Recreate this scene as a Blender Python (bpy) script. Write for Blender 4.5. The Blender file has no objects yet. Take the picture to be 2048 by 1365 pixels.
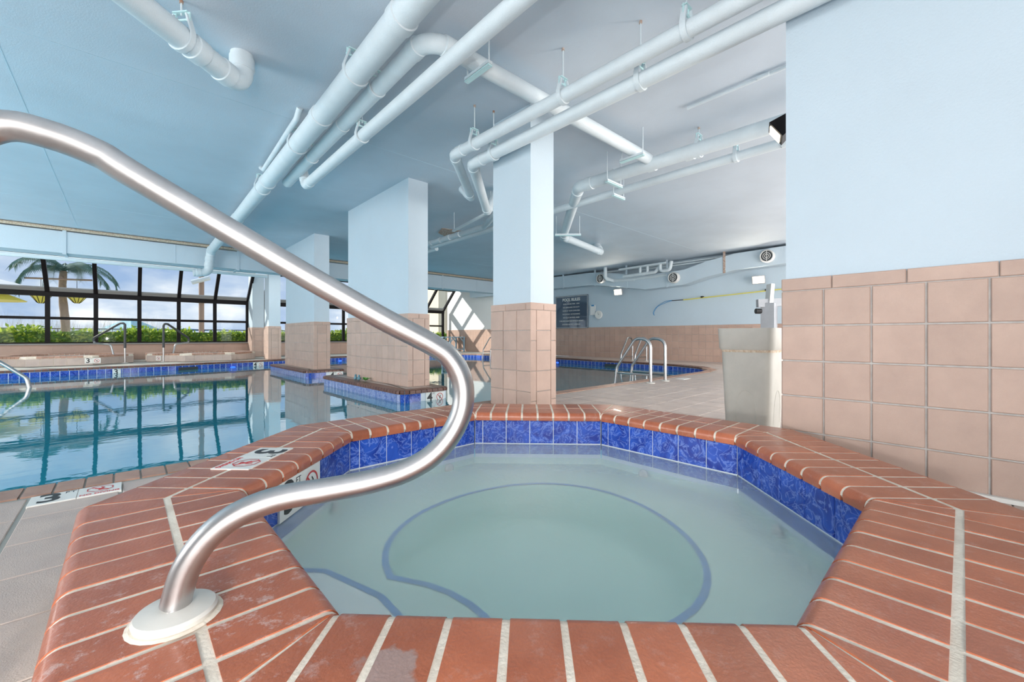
import bpy, math, random
from mathutils import Vector, Matrix
from mathutils.geometry import tessellate_polygon
random.seed(7)
PI = math.pi
SC = bpy.context.scene
COL = SC.collection
R = math.radians

# ---------------------------------------------------------------- camera, world, lights, exposure
CAM_H = 0.74
cd = bpy.data.cameras.new('camera'); cam = bpy.data.objects.new('camera', cd); COL.objects.link(cam)
cam.location = (0, 0, CAM_H); cam.rotation_euler = (R(90), 0, R(-42.83))
cd.sensor_width = 36; cd.lens = 36 * 835 / 2048; cd.shift_y = -0.00415; cd.clip_start = 0.02; cd.clip_end = 2000
SC.camera = cam
SC.view_settings.view_transform = 'Standard'; SC.view_settings.look = 'None'
SC.view_settings.gamma = 1; SC.view_settings.use_curve_mapping = False
SC.view_settings.exposure = -0.12

def nd(nt, t, **k):
    n = nt.nodes.new(t)
    for a, b in k.items(): setattr(n, a, b)
    return n

w = bpy.data.worlds.new('sky'); SC.world = w; w.use_nodes = True
nt = w.node_tree; nt.nodes.clear()
out = nd(nt, 'ShaderNodeOutputWorld'); bg = nd(nt, 'ShaderNodeBackground')
tc = nd(nt, 'ShaderNodeTexCoord'); mp = nd(nt, 'ShaderNodeMapping'); mp.inputs['Scale'].default_value = (3.2, 3.2, 7.0)
ns = nd(nt, 'ShaderNodeTexNoise'); ns.inputs['Scale'].default_value = 1.6; ns.inputs['Detail'].default_value = 7; ns.inputs['Roughness'].default_value = .55
rp = nd(nt, 'ShaderNodeValToRGB'); rp.color_ramp.elements[0].position = .38; rp.color_ramp.elements[1].position = .68
rp.color_ramp.elements[0].color = (.33, .46, .68, 1); rp.color_ramp.elements[1].color = (1., 1., 1., 1)
e = rp.color_ramp.elements.new(.52); e.color = (.56, .65, .78, 1)
nt.links.new(tc.outputs['Generated'], mp.inputs[0]); nt.links.new(mp.outputs[0], ns.inputs[0])
nt.links.new(ns.outputs['Fac'], rp.inputs[0]); nt.links.new(rp.outputs[0], bg.inputs[0]); nt.links.new(bg.outputs[0], out.inputs[0])
bg.inputs[1].default_value = 1.3

def light(name, kind, loc, energy, color=(1, 1, 1), aim=None, size=1, size_y=None, spot=None):
    l = bpy.data.lights.new(name, kind); l.energy = energy; l.color = color
    if kind == 'AREA':
        l.size = size
        if size_y: l.shape = 'RECTANGLE'; l.size_y = size_y
    elif kind == 'SPOT':
        l.spot_size = spot; l.spot_blend = .6; l.shadow_soft_size = size
    elif kind == 'POINT': l.shadow_soft_size = size
    o = bpy.data.objects.new(name, l); COL.objects.link(o); o.location = loc
    if aim is not None:
        o.rotation_euler = (Vector(aim) - Vector(loc)).to_track_quat('-Z', 'Y').to_euler()
    return o
sun = light('sun', 'SUN', (0, 30, 30), 6.0, (1, .95, .86), aim=None); sun.data.angle = R(.6)
sun.rotation_euler = Vector((.66, -.62, -.52)).to_track_quat('-Z', 'Y').to_euler()
light('fill_behind', 'AREA', (-2.0, -3.4, 1.7), 70, (1, .97, .94), aim=(3, 4, 1.4), size=5, size_y=2.4)  # added fill lamp behind the camera, not a window
light('fill_left', 'AREA', (-7.6, 6.0, 1.6), 300, (1, .97, .95), aim=(3, 9, 2.0), size=8, size_y=2.2)  # added fill lamp out of frame before the solid left wall
light('fill_right', 'AREA', (8.5, -3.4, 1.5), 230, (1, .96, .93), aim=(8, 5, 1.5), size=6, size_y=2.2)  # added fill lamp for the right side, hidden by the near wall
light('fill_up_near', 'AREA', (-1.6, -1.6, 1.0), 120, (1, .97, .95), aim=(1.2, 2.0, 3.2), size=2.5, size_y=2.5)  # added uplight behind the camera to fill the ceiling
light('camera_flash', 'SPOT', (-.85, -.75, .62), 170, (1, .98, .97), aim=(1.6, 2.3, 2.6), size=.05, spot=R(125))
light('fill_up_left', 'AREA', (-5.2, 5.0, .6), 430, (1, .95, .90), aim=(-1.0, 9.0, 3.0), size=3, size_y=6)  # added uplight out of view at left, brightens the ceiling
light('fill_up_far_left', 'AREA', (-5.0, 11.5, .5), 220, (1, .96, .92), aim=(.5, 13.0, 3.0), size=4, size_y=4)  # added unseen uplight for the deep left end of the hall
light('fill_up_far_right', 'AREA', (10.2, -.6, .5), 190, (1, .97, .94), aim=(7.0, 12.0, 2.6), size=3.5, size_y=2.5)  # added lamp hidden behind the near wall, fills the far hall
light('fill_above_far', 'AREA', (4.0, 14.1, 3.02), 160, (1, .96, .92), aim=(4.0, 14.9, 0), size=15, size_y=.9)  # added fill lamp hidden behind the duct, no roof opening here
light('fill_up_right', 'AREA', (5.4, -2.0, .5), 260, (1, .97, .94), aim=(7.2, 6.0, 3.0), size=4, size_y=3)  # added uplight out of view, fills the right-hand ceiling

# ---------------------------------------------------------------- materials
M = {}
def mat(name, color, rough=.5, metal=0., var=0., nscale=8., nvar=0., bump=0., bscale=200., spec=.5, c2=None, rand=0., coat=0.):
    m = bpy.data.materials.new(name); m.use_nodes = True; nt = m.node_tree
    b = nt.nodes['Principled BSDF']
    b.inputs['Roughness'].default_value = rough; b.inputs['Metallic'].default_value = metal
    b.inputs['Specular IOR Level'].default_value = spec; b.inputs['Coat Weight'].default_value = coat
    tc = nd(nt, 'ShaderNodeTexCoord')
    col = None
    if c2 or nvar:
        c2 = c2 or tuple(c * (1 - nvar) for c in color)
        n = nd(nt, 'ShaderNodeTexNoise'); n.inputs['Scale'].default_value = nscale; n.inputs['Detail'].default_value = 5
        n.inputs['Roughness'].default_value = .6
        geo = nd(nt, 'ShaderNodeNewGeometry'); nt.links.new(geo.outputs['Position'], n.inputs[0])
        rr = nd(nt, 'ShaderNodeValToRGB'); rr.color_ramp.elements[0].position = .35; rr.color_ramp.elements[1].position = .66
        rr.color_ramp.elements[0].color = (*c2, 1); rr.color_ramp.elements[1].color = (*color, 1)
        nt.links.new(n.outputs['Fac'], rr.inputs[0]); col = rr.outputs[0]
    if rand:
        oi = nd(nt, 'ShaderNodeObjectInfo'); hs = nd(nt, 'ShaderNodeHueSaturation')
        mr = nd(nt, 'ShaderNodeMapRange'); mr.inputs[3].default_value = 1 - rand; mr.inputs[4].default_value = 1 + rand * .6
        nt.links.new(oi.outputs['Random'], mr.inputs[0]); nt.links.new(mr.outputs[0], hs.inputs['Value'])
        if col: nt.links.new(col, hs.inputs['Color'])
        else: hs.inputs['Color'].default_value = (*color, 1)
        col = hs.outputs[0]
    if col: nt.links.new(col, b.inputs['Base Color'])
    else: b.inputs['Base Color'].default_value = (*color, 1)
    if bump:
        geo = nd(nt, 'ShaderNodeNewGeometry')
        n = nd(nt, 'ShaderNodeTexNoise'); n.inputs['Scale'].default_value = bscale; n.inputs['Detail'].default_value = 3
        bm = nd(nt, 'ShaderNodeBump'); bm.inputs['Strength'].default_value = bump; bm.inputs['Distance'].default_value = .01
        nt.links.new(geo.outputs['Position'], n.inputs[0]); nt.links.new(n.outputs['Fac'], bm.inputs['Height']); nt.links.new(bm.outputs[0], b.inputs['Normal'])
    M[name] = m
    return m
mat('paint', (.555, .66, .735), .6, nvar=.04, nscale=1.2, bump=.25, bscale=90)
mat('paint_white_and_lit', (.80, .80, .78), .6, nvar=.04, nscale=1.2)  # lift head rest; also wall paint with sunlight put into its colour
mat('ceiling_paint', (.585, .66, .735), .75, nvar=.10, nscale=.8, bump=.14, bscale=90)
mat('pipe_paint', (.68, .76, .80), .5, nvar=.06, nscale=6, bump=.2, bscale=120)
mat('hanger_paint', (.55, .78, .80), .5)
mat('rust', (.30, .12, .05), .8, c2=(.6, .55, .5), nscale=30)
mat('beige_tile', (.57, .41, .335), .45, c2=(.51, .365, .30), nscale=7, rand=.07, bump=.25, bscale=420)
mat('far_tile', (.56, .38, .30), .4, c2=(.50, .34, .27), nscale=3, rand=.06)
mat('grout', (.60, .59, .57), .8, nvar=.2, nscale=20)
mat('deck_tile', (.60, .49, .43), .5, c2=(.50, .41, .37), nscale=5, rand=.05, bump=.3, bscale=300)
mat('deck_grout', (.38, .38, .35), .8)
mat('brick', (.50, .15, .070), .33, c2=(.40, .11, .05), nscale=9, rand=.16, bump=.12, bscale=160, coat=.15)
mat('coping_brick', (.50, .30, .22), .45, c2=(.40, .23, .17), nscale=9, rand=.18)
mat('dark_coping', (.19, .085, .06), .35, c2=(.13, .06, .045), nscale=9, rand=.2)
mat('cream_grout', (.82, .75, .64), .8, c2=(.66, .58, .48), nscale=14, bump=.15, bscale=150)
mat('white_grout', (.75, .80, .86), .6)
mat('plaster', (.63, .78, .70), .6, nvar=.08, nscale=6)
mat('step_plaster', (.95, .95, .92), .6, nvar=.1, nscale=25)
mat('deep_plaster', (.53, .76, .70), .6, nvar=.08, nscale=4)
mat('line_tile', (.05, .24, .66), .4, nvar=.3, nscale=20)
mat('pool_plaster', (.06, .56, .72), .6, nvar=.15, nscale=.8)
mat('steel', (.57, .555, .55), .34, 1., nvar=.16, nscale=14)
mat('steel_dull', (.50, .50, .50), .3, 1.)
mat('dark_grip', (.05, .055, .06), .5)
mat('white_plastic', (.66, .64, .59), .35, nvar=.05, nscale=20)
mat('bronze', (.012, .010, .011), .5, spec=.15)
mat('sash_grey', (.30, .30, .29), .4)
mat('marker_white', (.80, .80, .76), .35)
mat('ink', (.03, .03, .03), .5)
mat('red_ink', (.55, .05, .05), .5)
mat('bin_plastic', (.47, .46, .42), .55, nvar=.12, nscale=5)
mat('brown_edge', (.40, .28, .18), .8, c2=(.62, .55, .45), nscale=40)
mat('vent_white', (.72, .72, .70), .5); mat('vent_dark', (.04, .045, .05), .6)
mat('sign_blue', (.085, .12, .17), .04, spec=1.); mat('yellow', (.75, .68, .12), .5); mat('hook_blue', (.05, .25, .5), .4)
mat('blue_grey', (.30, .45, .56), .6); mat('lift_grey', (.42, .44, .47), .5, nvar=.1); mat('black_rubber', (.02, .02, .022), .5)
mat('green_toy', (.22, .60, .16), .5); mat('toy_blue', (.15, .32, .40), .5)
mat('sand', (.62, .56, .44), .9, nvar=.15, nscale=1); mat('sea', (.16, .30, .45), .3)
mat('trunk', (.36, .27, .21), .9, c2=(.24, .18, .15), nscale=12); mat('frond', (.10, .22, .18), .6, nvar=.4, nscale=6)
mat('pole_wood', (.34, .24, .19), .8); mat('cream_siding', (.80, .70, .52), .7)
mat('umbrella_white', (.85, .85, .83), .7); mat('canvas_blue', (.10, .26, .50), .7); mat('canvas_teal', (.35, .60, .72), .7)
mat('dune_grass', (.42, .40, .28), .8)
mat('leaf', (.20, .36, .04), .5, c2=(.05, .14, .02), nscale=11); mat('leaf_light', (.46, .58, .08), .5)
for nm, c in (('leaf', (.30, .45, .04)), ('leaf_light', (.65, .75, .10))):
    nt = M[nm].node_tree; b = nt.nodes['Principled BSDF']; t = nd(nt, 'ShaderNodeBsdfTranslucent'); t.inputs[0].default_value = (*c, 1)
    mx = nd(nt, 'ShaderNodeMixShader'); mx.inputs[0].default_value = .35
    nt.links.new(b.outputs[0], mx.inputs[1]); nt.links.new(t.outputs[0], mx.inputs[2]); nt.links.new(mx.outputs[0], nt.nodes['Material Output'].inputs[0])

def veined(name, base, dark, vein):
    m = bpy.data.materials.new(name); m.use_nodes = True; nt = m.node_tree; b = nt.nodes['Principled BSDF']
    b.inputs['Roughness'].default_value = .12
    geo = nd(nt, 'ShaderNodeNewGeometry')
    n = nd(nt, 'ShaderNodeTexNoise'); n.inputs['Scale'].default_value = 12; n.inputs['Detail'].default_value = 6; n.inputs['Distortion'].default_value = 1.2
    n2 = nd(nt, 'ShaderNodeTexNoise'); n2.inputs['Scale'].default_value = 12; n2.inputs['Detail'].default_value = 5; n2.inputs['Distortion'].default_value = 2.5
    nt.links.new(geo.outputs['Position'], n.inputs[0]); nt.links.new(geo.outputs['Position'], n2.inputs[0])
    r1 = nd(nt, 'ShaderNodeValToRGB'); r1.color_ramp.elements[0].position = .35; r1.color_ramp.elements[1].position = .65
    r1.color_ramp.elements[0].color = (*dark, 1); r1.color_ramp.elements[1].color = (*base, 1)
    r2 = nd(nt, 'ShaderNodeValToRGB'); cr = r2.color_ramp
    cr.elements[0].position = .455; cr.elements[0].color = (0, 0, 0, 1); cr.elements[1].position = .545; cr.elements[1].color = (0, 0, 0, 1)
    e = cr.elements.new(.5); e.color = (.55, .55, .55, 1)
    mx = nd(nt, 'ShaderNodeMix', data_type='RGBA'); mx.inputs[7].default_value = (*vein, 1)
    nt.links.new(n.outputs['Fac'], r1.inputs[0]); nt.links.new(n2.outputs['Fac'], r2.inputs[0])
    nt.links.new(r2.outputs[0], mx.inputs[0]); nt.links.new(r1.outputs[0], mx.inputs[6]); nt.links.new(mx.outputs[2], b.inputs['Base Color'])
    M[name] = m
veined('blue_tile', (.022, .09, .50), (.007, .03, .28), (.25, .38, .82))
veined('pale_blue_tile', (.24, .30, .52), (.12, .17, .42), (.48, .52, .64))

def water(name, tint, milk, milkfac, power, bump, bscale, ripple=(1, 1, 1)):
    m = bpy.data.materials.new(name); m.use_nodes = True; nt = m.node_tree; nt.nodes.clear()
    o = nd(nt, 'ShaderNodeOutputMaterial'); tr = nd(nt, 'ShaderNodeBsdfTransparent'); tr.inputs[0].default_value = (*tint, 1)
    df = nd(nt, 'ShaderNodeBsdfDiffuse'); df.inputs[0].default_value = (*milk, 1)
    gl = nd(nt, 'ShaderNodeBsdfGlossy'); gl.inputs['Roughness'].default_value = .015
    m1 = nd(nt, 'ShaderNodeMixShader'); m1.inputs[0].default_value = milkfac
    m2 = nd(nt, 'ShaderNodeMixShader'); lw = nd(nt, 'ShaderNodeLayerWeight'); lw.inputs['Blend'].default_value = .5
    pw = nd(nt, 'ShaderNodeMath', operation='POWER'); pw.inputs[1].default_value = power
    geo = nd(nt, 'ShaderNodeNewGeometry'); mp = nd(nt, 'ShaderNodeMapping'); mp.inputs['Scale'].default_value = ripple
    n = nd(nt, 'ShaderNodeTexNoise'); n.inputs['Scale'].default_value = bscale; n.inputs['Detail'].default_value = 3
    bm = nd(nt, 'ShaderNodeBump'); bm.inputs['Strength'].default_value = bump; bm.inputs['Distance'].default_value = .01
    L = nt.links.new
    L(geo.outputs['Position'], mp.inputs[0]); L(mp.outputs[0], n.inputs[0]); L(n.outputs['Fac'], bm.inputs['Height']); L(bm.outputs[0], gl.inputs['Normal'])
    L(tr.outputs[0], m1.inputs[1]); L(df.outputs[0], m1.inputs[2]); L(m1.outputs[0], m2.inputs[1]); L(gl.outputs[0], m2.inputs[2])
    L(lw.outputs['Facing'], pw.inputs[0]); L(pw.outputs[0], m2.inputs[0]); L(m2.outputs[0], o.inputs[0])
    M[name] = m
water('pool_water', (.75, .97, .99), (.02, .56, .76), .55, 2.2, .10, 3.2, (1, 1.6, 1))
water('spa_water', (.96, .995, .985), (.82, .95, .92), .32, 4.5, .5, 45)

def glass(name):
    m = bpy.data.materials.new(name); m.use_nodes = True; nt = m.node_tree; nt.nodes.clear()
    o = nd(nt, 'ShaderNodeOutputMaterial'); tr = nd(nt, 'ShaderNodeBsdfTransparent'); gl = nd(nt, 'ShaderNodeBsdfGlossy')
    gl.inputs['Roughness'].default_value = .02; tr.inputs[0].default_value = (.95, .97, .98, 1)
    fr = nd(nt, 'ShaderNodeFresnel'); fr.inputs[0].default_value = 1.15; mx = nd(nt, 'ShaderNodeMixShader')
    nt.links.new(fr.outputs[0], mx.inputs[0]); nt.links.new(tr.outputs[0], mx.inputs[1]); nt.links.new(gl.outputs[0], mx.inputs[2]); nt.links.new(mx.outputs[0], o.inputs[0])
    M[name] = m
glass('glass')
def emit(name, color, s):
    m = bpy.data.materials.new(name); m.use_nodes = True; nt = m.node_tree; nt.nodes.clear()
    o = nd(nt, 'ShaderNodeOutputMaterial'); em = nd(nt, 'ShaderNodeEmission'); em.inputs[0].default_value = (*color, 1); em.inputs[1].default_value = s
    nt.links.new(em.outputs[0], o.inputs[0]); M[name] = m
emit('lamp_glow', (1, .88, .68), 3.5); emit('pool_light_glow', (.04, .14, 1), 2.5)

nt = M['brick'].node_tree; b = nt.nodes['Principled BSDF']; src = b.inputs['Base Color'].links[0].from_socket
n = nd(nt, 'ShaderNodeTexNoise'); n.inputs['Scale'].default_value = 26; n.inputs['Detail'].default_value = 8; n.inputs['Roughness'].default_value = .8
geo = nd(nt, 'ShaderNodeNewGeometry'); nt.links.new(geo.outputs['Position'], n.inputs[0])
rr = nd(nt, 'ShaderNodeValToRGB'); rr.color_ramp.elements[0].position = .54; rr.color_ramp.elements[1].position = .66; nt.links.new(n.outputs['Fac'], rr.inputs[0])
vd = nd(nt, 'ShaderNodeVectorMath', operation='DISTANCE'); vd.inputs[1].default_value = (.057, .90, .24); nt.links.new(geo.outputs['Position'], vd.inputs[0])
mr = nd(nt, 'ShaderNodeMapRange'); mr.inputs[1].default_value = .09; mr.inputs[2].default_value = .34; mr.inputs[3].default_value = .75; mr.inputs[4].default_value = .16; nt.links.new(vd.outputs['Value'], mr.inputs[0])
mu = nd(nt, 'ShaderNodeMath', operation='MULTIPLY'); nt.links.new(rr.outputs[0], mu.inputs[0]); nt.links.new(mr.outputs[0], mu.inputs[1])
mx = nd(nt, 'ShaderNodeMix', data_type='RGBA'); mx.inputs[7].default_value = (.72, .60, .56, 1); nt.links.new(mu.outputs[0], mx.inputs[0]); nt.links.new(src, mx.inputs[6])
v2 = nd(nt, 'ShaderNodeVectorMath', operation='DISTANCE'); v2.inputs[1].default_value = (.285, .585, .24); nt.links.new(geo.outputs['Position'], v2.inputs[0])
n2 = nd(nt, 'ShaderNodeTexNoise'); n2.inputs['Scale'].default_value = 30; n2.inputs['Detail'].default_value = 4; nt.links.new(geo.outputs['Position'], n2.inputs[0])
ad = nd(nt, 'ShaderNodeMath', operation='MULTIPLY_ADD'); ad.inputs[1].default_value = .09; nt.links.new(n2.outputs['Fac'], ad.inputs[0]); nt.links.new(v2.outputs['Value'], ad.inputs[2])
m3 = nd(nt, 'ShaderNodeMapRange'); m3.inputs[1].default_value = .082; m3.inputs[2].default_value = .094; m3.inputs[3].default_value = .7; m3.inputs[4].default_value = 0; nt.links.new(ad.outputs[0], m3.inputs[0])
mx2 = nd(nt, 'ShaderNodeMix', data_type='RGBA'); mx2.inputs[7].default_value = (.36, .30, .28, 1); nt.links.new(m3.outputs[0], mx2.inputs[0]); nt.links.new(mx.outputs[2], mx2.inputs[6]); nt.links.new(mx2.outputs[2], b.inputs['Base Color'])

# ---------------------------------------------------------------- helpers
class MB:
    def __init__(s): s.v = []; s.f = []
    def add(s, vs, fs):
        b = len(s.v); s.v += [tuple(v) for v in vs]; s.f += [tuple(b + i for i in f) for f in fs]; return s
    def box(s, x0, x1, y0, y1, z0, z1, mtx=None):
        vs = [Vector((x, y, z)) for z in (z0, z1) for x, y in ((x0, y0), (x1, y0), (x1, y1), (x0, y1))]
        if mtx: vs = [mtx @ v for v in vs]
        return s.add(vs, [(0, 3, 2, 1), (4, 5, 6, 7), (0, 1, 5, 4), (1, 2, 6, 5), (2, 3, 7, 6), (3, 0, 4, 7)])
    def beam(s, a, b, wx, wz, up=(0, 0, 1)):
        a, b = Vector(a), Vector(b); d = (b - a).normalized(); up = Vector(up)
        sd = d.cross(up).normalized(); up = sd.cross(d)
        vs = [p + sd * i * wx / 2 + up * j * wz / 2 for p in (a, b) for i, j in ((-1, -1), (1, -1), (1, 1), (-1, 1))]
        return s.add(vs, [(0, 1, 2, 3), (7, 6, 5, 4), (0, 4, 5, 1), (1, 5, 6, 2), (2, 6, 7, 3), (3, 7, 4, 0)])
    def prism(s, poly, z0, z1):
        n = len(poly); vs = [(x, y, z0) for x, y in poly] + [(x, y, z1) for x, y in poly]
        return s.add(vs, [tuple(range(n))[::-1], tuple(range(n, 2 * n))] + [(i, (i + 1) % n, n + (i + 1) % n, n + i) for i in range(n)])
    def tube(s, pts, r, n=16, closed=False, cap=True):
        P = [Vector(p) for p in pts]; k = len(P); rs = r if isinstance(r, (list, tuple)) else [r] * k
        T = []
        for i in range(k):
            if closed: t = P[(i + 1) % k] - P[i - 1]
            else: t = P[min(i + 1, k - 1)] - P[max(i - 1, 0)]
            T.append(t.normalized())
        u = T[0].orthogonal().normalized(); vs = []
        for i in range(k):
            u = (u - T[i] * u.dot(T[i])).normalized(); v = T[i].cross(u)
            vs += [P[i] + (u * math.cos(2 * PI * j / n) + v * math.sin(2 * PI * j / n)) * rs[i] for j in range(n)]
        fs = [(i * n + j, i * n + (j + 1) % n, ((i + 1) % k) * n + (j + 1) % n, ((i + 1) % k) * n + j) for i in range(k if closed else k - 1) for j in range(n)]
        if cap and not closed: fs += [tuple(range(n))[::-1], tuple(range((k - 1) * n, k * n))]
        return s.add(vs, fs)
    def lathe(s, prof, c=(0, 0, 0), n=32, mtx=None):
        k = len(prof); c = Vector(c)
        vs = [Vector((r * math.cos(2 * PI * j / n), r * math.sin(2 * PI * j / n), z)) for r, z in prof for j in range(n)]
        vs = [(mtx @ v if mtx else v) + c for v in vs]
        fs = [(i * n + j, i * n + (j + 1) % n, (i + 1) * n + (j + 1) % n, (i + 1) * n + j) for i in range(k - 1) for j in range(n)]
        fs += [tuple(range(n))[::-1], tuple(range((k - 1) * n, k * n))]
        return s.add(vs, fs)
    def mesh(s, name, m, smooth=False):
        me = bpy.data.meshes.new(name); me.from_pydata(s.v, [], s.f); me.validate(); me.update()
        if m: me.materials.append(M[m] if isinstance(m, str) else m)
        if smooth:
            me.polygons.foreach_set('use_smooth', [True] * len(me.polygons))
            try: me.set_sharp_from_angle(angle=R(38))
            except Exception: pass
        return me
    def obj(s, name, m, parent=None, smooth=False, **k):
        return link(name, s.mesh(name, m, smooth), parent, **k)
def link(name, me, parent=None, mtx=None, label=None, cat=None, group=None, kind=None):
    o = bpy.data.objects.new(name, me); COL.objects.link(o)
    if parent is not None: o.parent = parent
    if mtx is not None: o.matrix_world = mtx if parent is None else mtx; 
    tag(o, label, cat, group, kind); return o
def tag(o, label=None, cat=None, group=None, kind=None):
    for a, b in (('label', label), ('category', cat), ('group', group), ('kind', kind)):
        if b: o[a] = b
    return o
def thing(name, label, cat, group=None, kind=None, loc=None):
    o = bpy.data.objects.new(name, None); COL.objects.link(o); o.empty_display_size = .1
    return tag(o, label, cat, group, kind)
def struct(name): 
    o = bpy.data.objects.new(name, None); COL.objects.link(o); o['kind'] = 'structure'; return o

def fillet(pts, rad, seg=8):
    P = [Vector(p) for p in pts]; out = [P[0]]
    for i in range(1, len(P) - 1):
        a, b, c = P[i - 1], P[i], P[i + 1]; r = rad[i - 1] if isinstance(rad, (list, tuple)) else rad
        u = (a - b).normalized(); v = (c - b).normalized(); ang = u.angle(v)
        t = min(r / math.tan(ang / 2), (a - b).length * .49, (c - b).length * .49); rr = t * math.tan(ang / 2)
        ctr = b + (u + v).normalized() * (rr / math.sin(ang / 2)); p0 = b + u * t; p1 = b + v * t
        a0 = p0 - ctr; a1 = p1 - ctr; th = a0.angle(a1)
        for k in range(seg + 1):
            f = k / seg; out.append(ctr + (a0 * math.sin((1 - f) * th) + a1 * math.sin(f * th)) / math.sin(th))
    out.append(P[-1]); return out
def spline(pts, n=6):
    P = [Vector(p) for p in pts]; out = []
    for i in range(len(P) - 1):
        p0, p1, p2, p3 = P[max(i - 1, 0)], P[i], P[i + 1], P[min(i + 2, len(P) - 1)]
        for k in range(n):
            t = k / n; out.append(.5 * ((2 * p1) + (-p0 + p2) * t + (2 * p0 - 5 * p1 + 4 * p2 - p3) * t * t + (-p0 + 3 * p1 - 3 * p2 + p3) * t ** 3))
    out.append(P[-1]); return out
def frame(o, u, v):     # matrix with local x=u, y=v, z=normal
    u = Vector(u).normalized(); v = Vector(v).normalized(); n = u.cross(v)
    return Matrix(((u.x, v.x, n.x, o[0]), (u.y, v.y, n.y, o[1]), (u.z, v.z, n.z, o[2]), (0, 0, 0, 1)))
_tc = {}
def slab_mesh(w_, h_, t=.012, m='beige_tile', name='tile', bev=.003):
    k = (round(w_, 4), round(h_, 4), t, m, bev)
    if k not in _tc:
        a, b = w_ / 2, h_ / 2; vs = []
        for z, i in ((-t, 0), (-bev, 0), (0, bev)):
            vs += [(-a + i, -b + i, z), (a - i, -b + i, z), (a - i, b - i, z), (-a + i, b - i, z)]
        fs = [(8, 9, 10, 11)]
        for q in (0, 4):
            for i in range(4): fs.append((q + i, q + (i + 1) % 4, q + 4 + (i + 1) % 4, q + 4 + i))
        _tc[k] = MB().add(vs, fs).mesh(name, m)
    return _tc[k]
def tile_at(parent, o, u, v, w_, h_, m='beige_tile', name='tile', t=.012, **k):
    return link(name, slab_mesh(w_, h_, t, m, name), parent, frame(o, u, v), **k)
def inside(p, poly):
    x, y = p; c = False; n = len(poly)
    for i in range(n):
        x1, y1 = poly[i]; x2, y2 = poly[(i + 1) % n]
        if (y1 > y) != (y2 > y) and x < (x2 - x1) * (y - y1) / (y2 - y1) + x1: c = not c
    return c
def offset(poly, d):    # CCW polygon, outwards d
    n = len(poly); out = []
    for i in range(n):
        a, b, c = Vector(poly[i - 1]), Vector(poly[i]), Vector(poly[(i + 1) % n])
        e1 = (b - a).normalized(); e2 = (c - b).normalized(); n1 = Vector((e1.y, -e1.x)); n2 = Vector((e2.y, -e2.x))
        m_ = (n1 + n2).normalized(); out.append(tuple(b + m_ * d / max(.4, m_.dot(n1))))
    return out
def octo(cx, cy, r, rot=0):
    s = r * math.tan(PI / 8)
    return [(cx + r * math.cos(a) - s * math.sin(a) * sg, cy + r * math.sin(a) + s * math.cos(a) * sg) for a in [k * PI / 4 for k in range(8)] for sg in (-1, 1)][::2]
def holed(name, outer, holes, z, m, parent=None, flip=False):
    loops = [[Vector((x, y, z)) for x, y in outer]] + [[Vector((x, y, z)) for x, y in h][::-1] for h in holes]
    flat = [p for l in loops for p in l]; tr = tessellate_polygon(loops)
    mb = MB(); fs = []
    for t in tr:
        a, b, c = (flat[i] for i in t)
        up = (b - a).cross(c - a).z > 0
        fs.append(tuple(t) if up != flip else tuple(t)[::-1])
    mb.add(flat, fs); return mb.obj(name, m, parent)

FONT = bpy.data.curves.new('font_probe', 'FONT').font
def text_mesh(body, size, bold=0.0, xs=1.0):
    c = bpy.data.curves.new('lettering', 'FONT'); c.body = body; c.size = size; c.offset = bold; c.extrude = .0006; c.align_x = 'CENTER'; c.align_y = 'CENTER'; c.resolution_u = 3
    o = bpy.data.objects.new('lettering', c); COL.objects.link(o)
    dg = bpy.context.evaluated_depsgraph_get(); me = bpy.data.meshes.new_from_object(o.evaluated_get(dg))
    bpy.data.objects.remove(o); 
    if xs != 1: me.transform(Matrix.Diagonal((xs, 1, 1, 1)))
    return me
def text(parent, body, size, mtx, m='ink', bold=0., xs=1.):
    me = text_mesh(body, size, bold, xs); me.materials.clear(); me.materials.append(M[m]); me.name = 'lettering'
    return link('lettering', me, parent, mtx)
def ring_sym(parent, mtx, r, m='red_ink', octa=False, name='no_diving_symbol'):
    mb = MB(); n = 8 if octa else 28; w_ = r * (.10 if octa else .16); off = PI / 8 if octa else 0
    vs = []; 
    for k in range(n):
        a = 2 * PI * k / n + off
        for q in (r, r - w_): vs.append((q * math.cos(a), q * math.sin(a), .0012))
    mb.add(vs, [(2 * k, 2 * ((k + 1) % n), 2 * ((k + 1) % n) + 1, 2 * k + 1) for k in range(n)])
    mb.beam((-r * .62, r * .62, .001), (r * .62, -r * .62, .001), w_, .001)
    o = mb.obj(name, m, parent); o.matrix_world = mtx
    f = MB(); f.beam((-r * .1, -r * .45, .0015), (r * .25, r * .25, .0015), r * .16, .001); f.beam((0, -r * .1, .0015), (-r * .35, r * .2, .0015), r * .12, .001)
    f.beam((-r * .1, -r * .45, .0015), (r * .3, -r * .4, .0015), r * .1, .001); f.beam((r * .25, r * .25, .0015), (r * .05, r * .5, .0015), r * .1, .001)
    g = f.obj('diver_figure', m if octa else 'ink', parent); g.matrix_world = mtx
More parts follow.
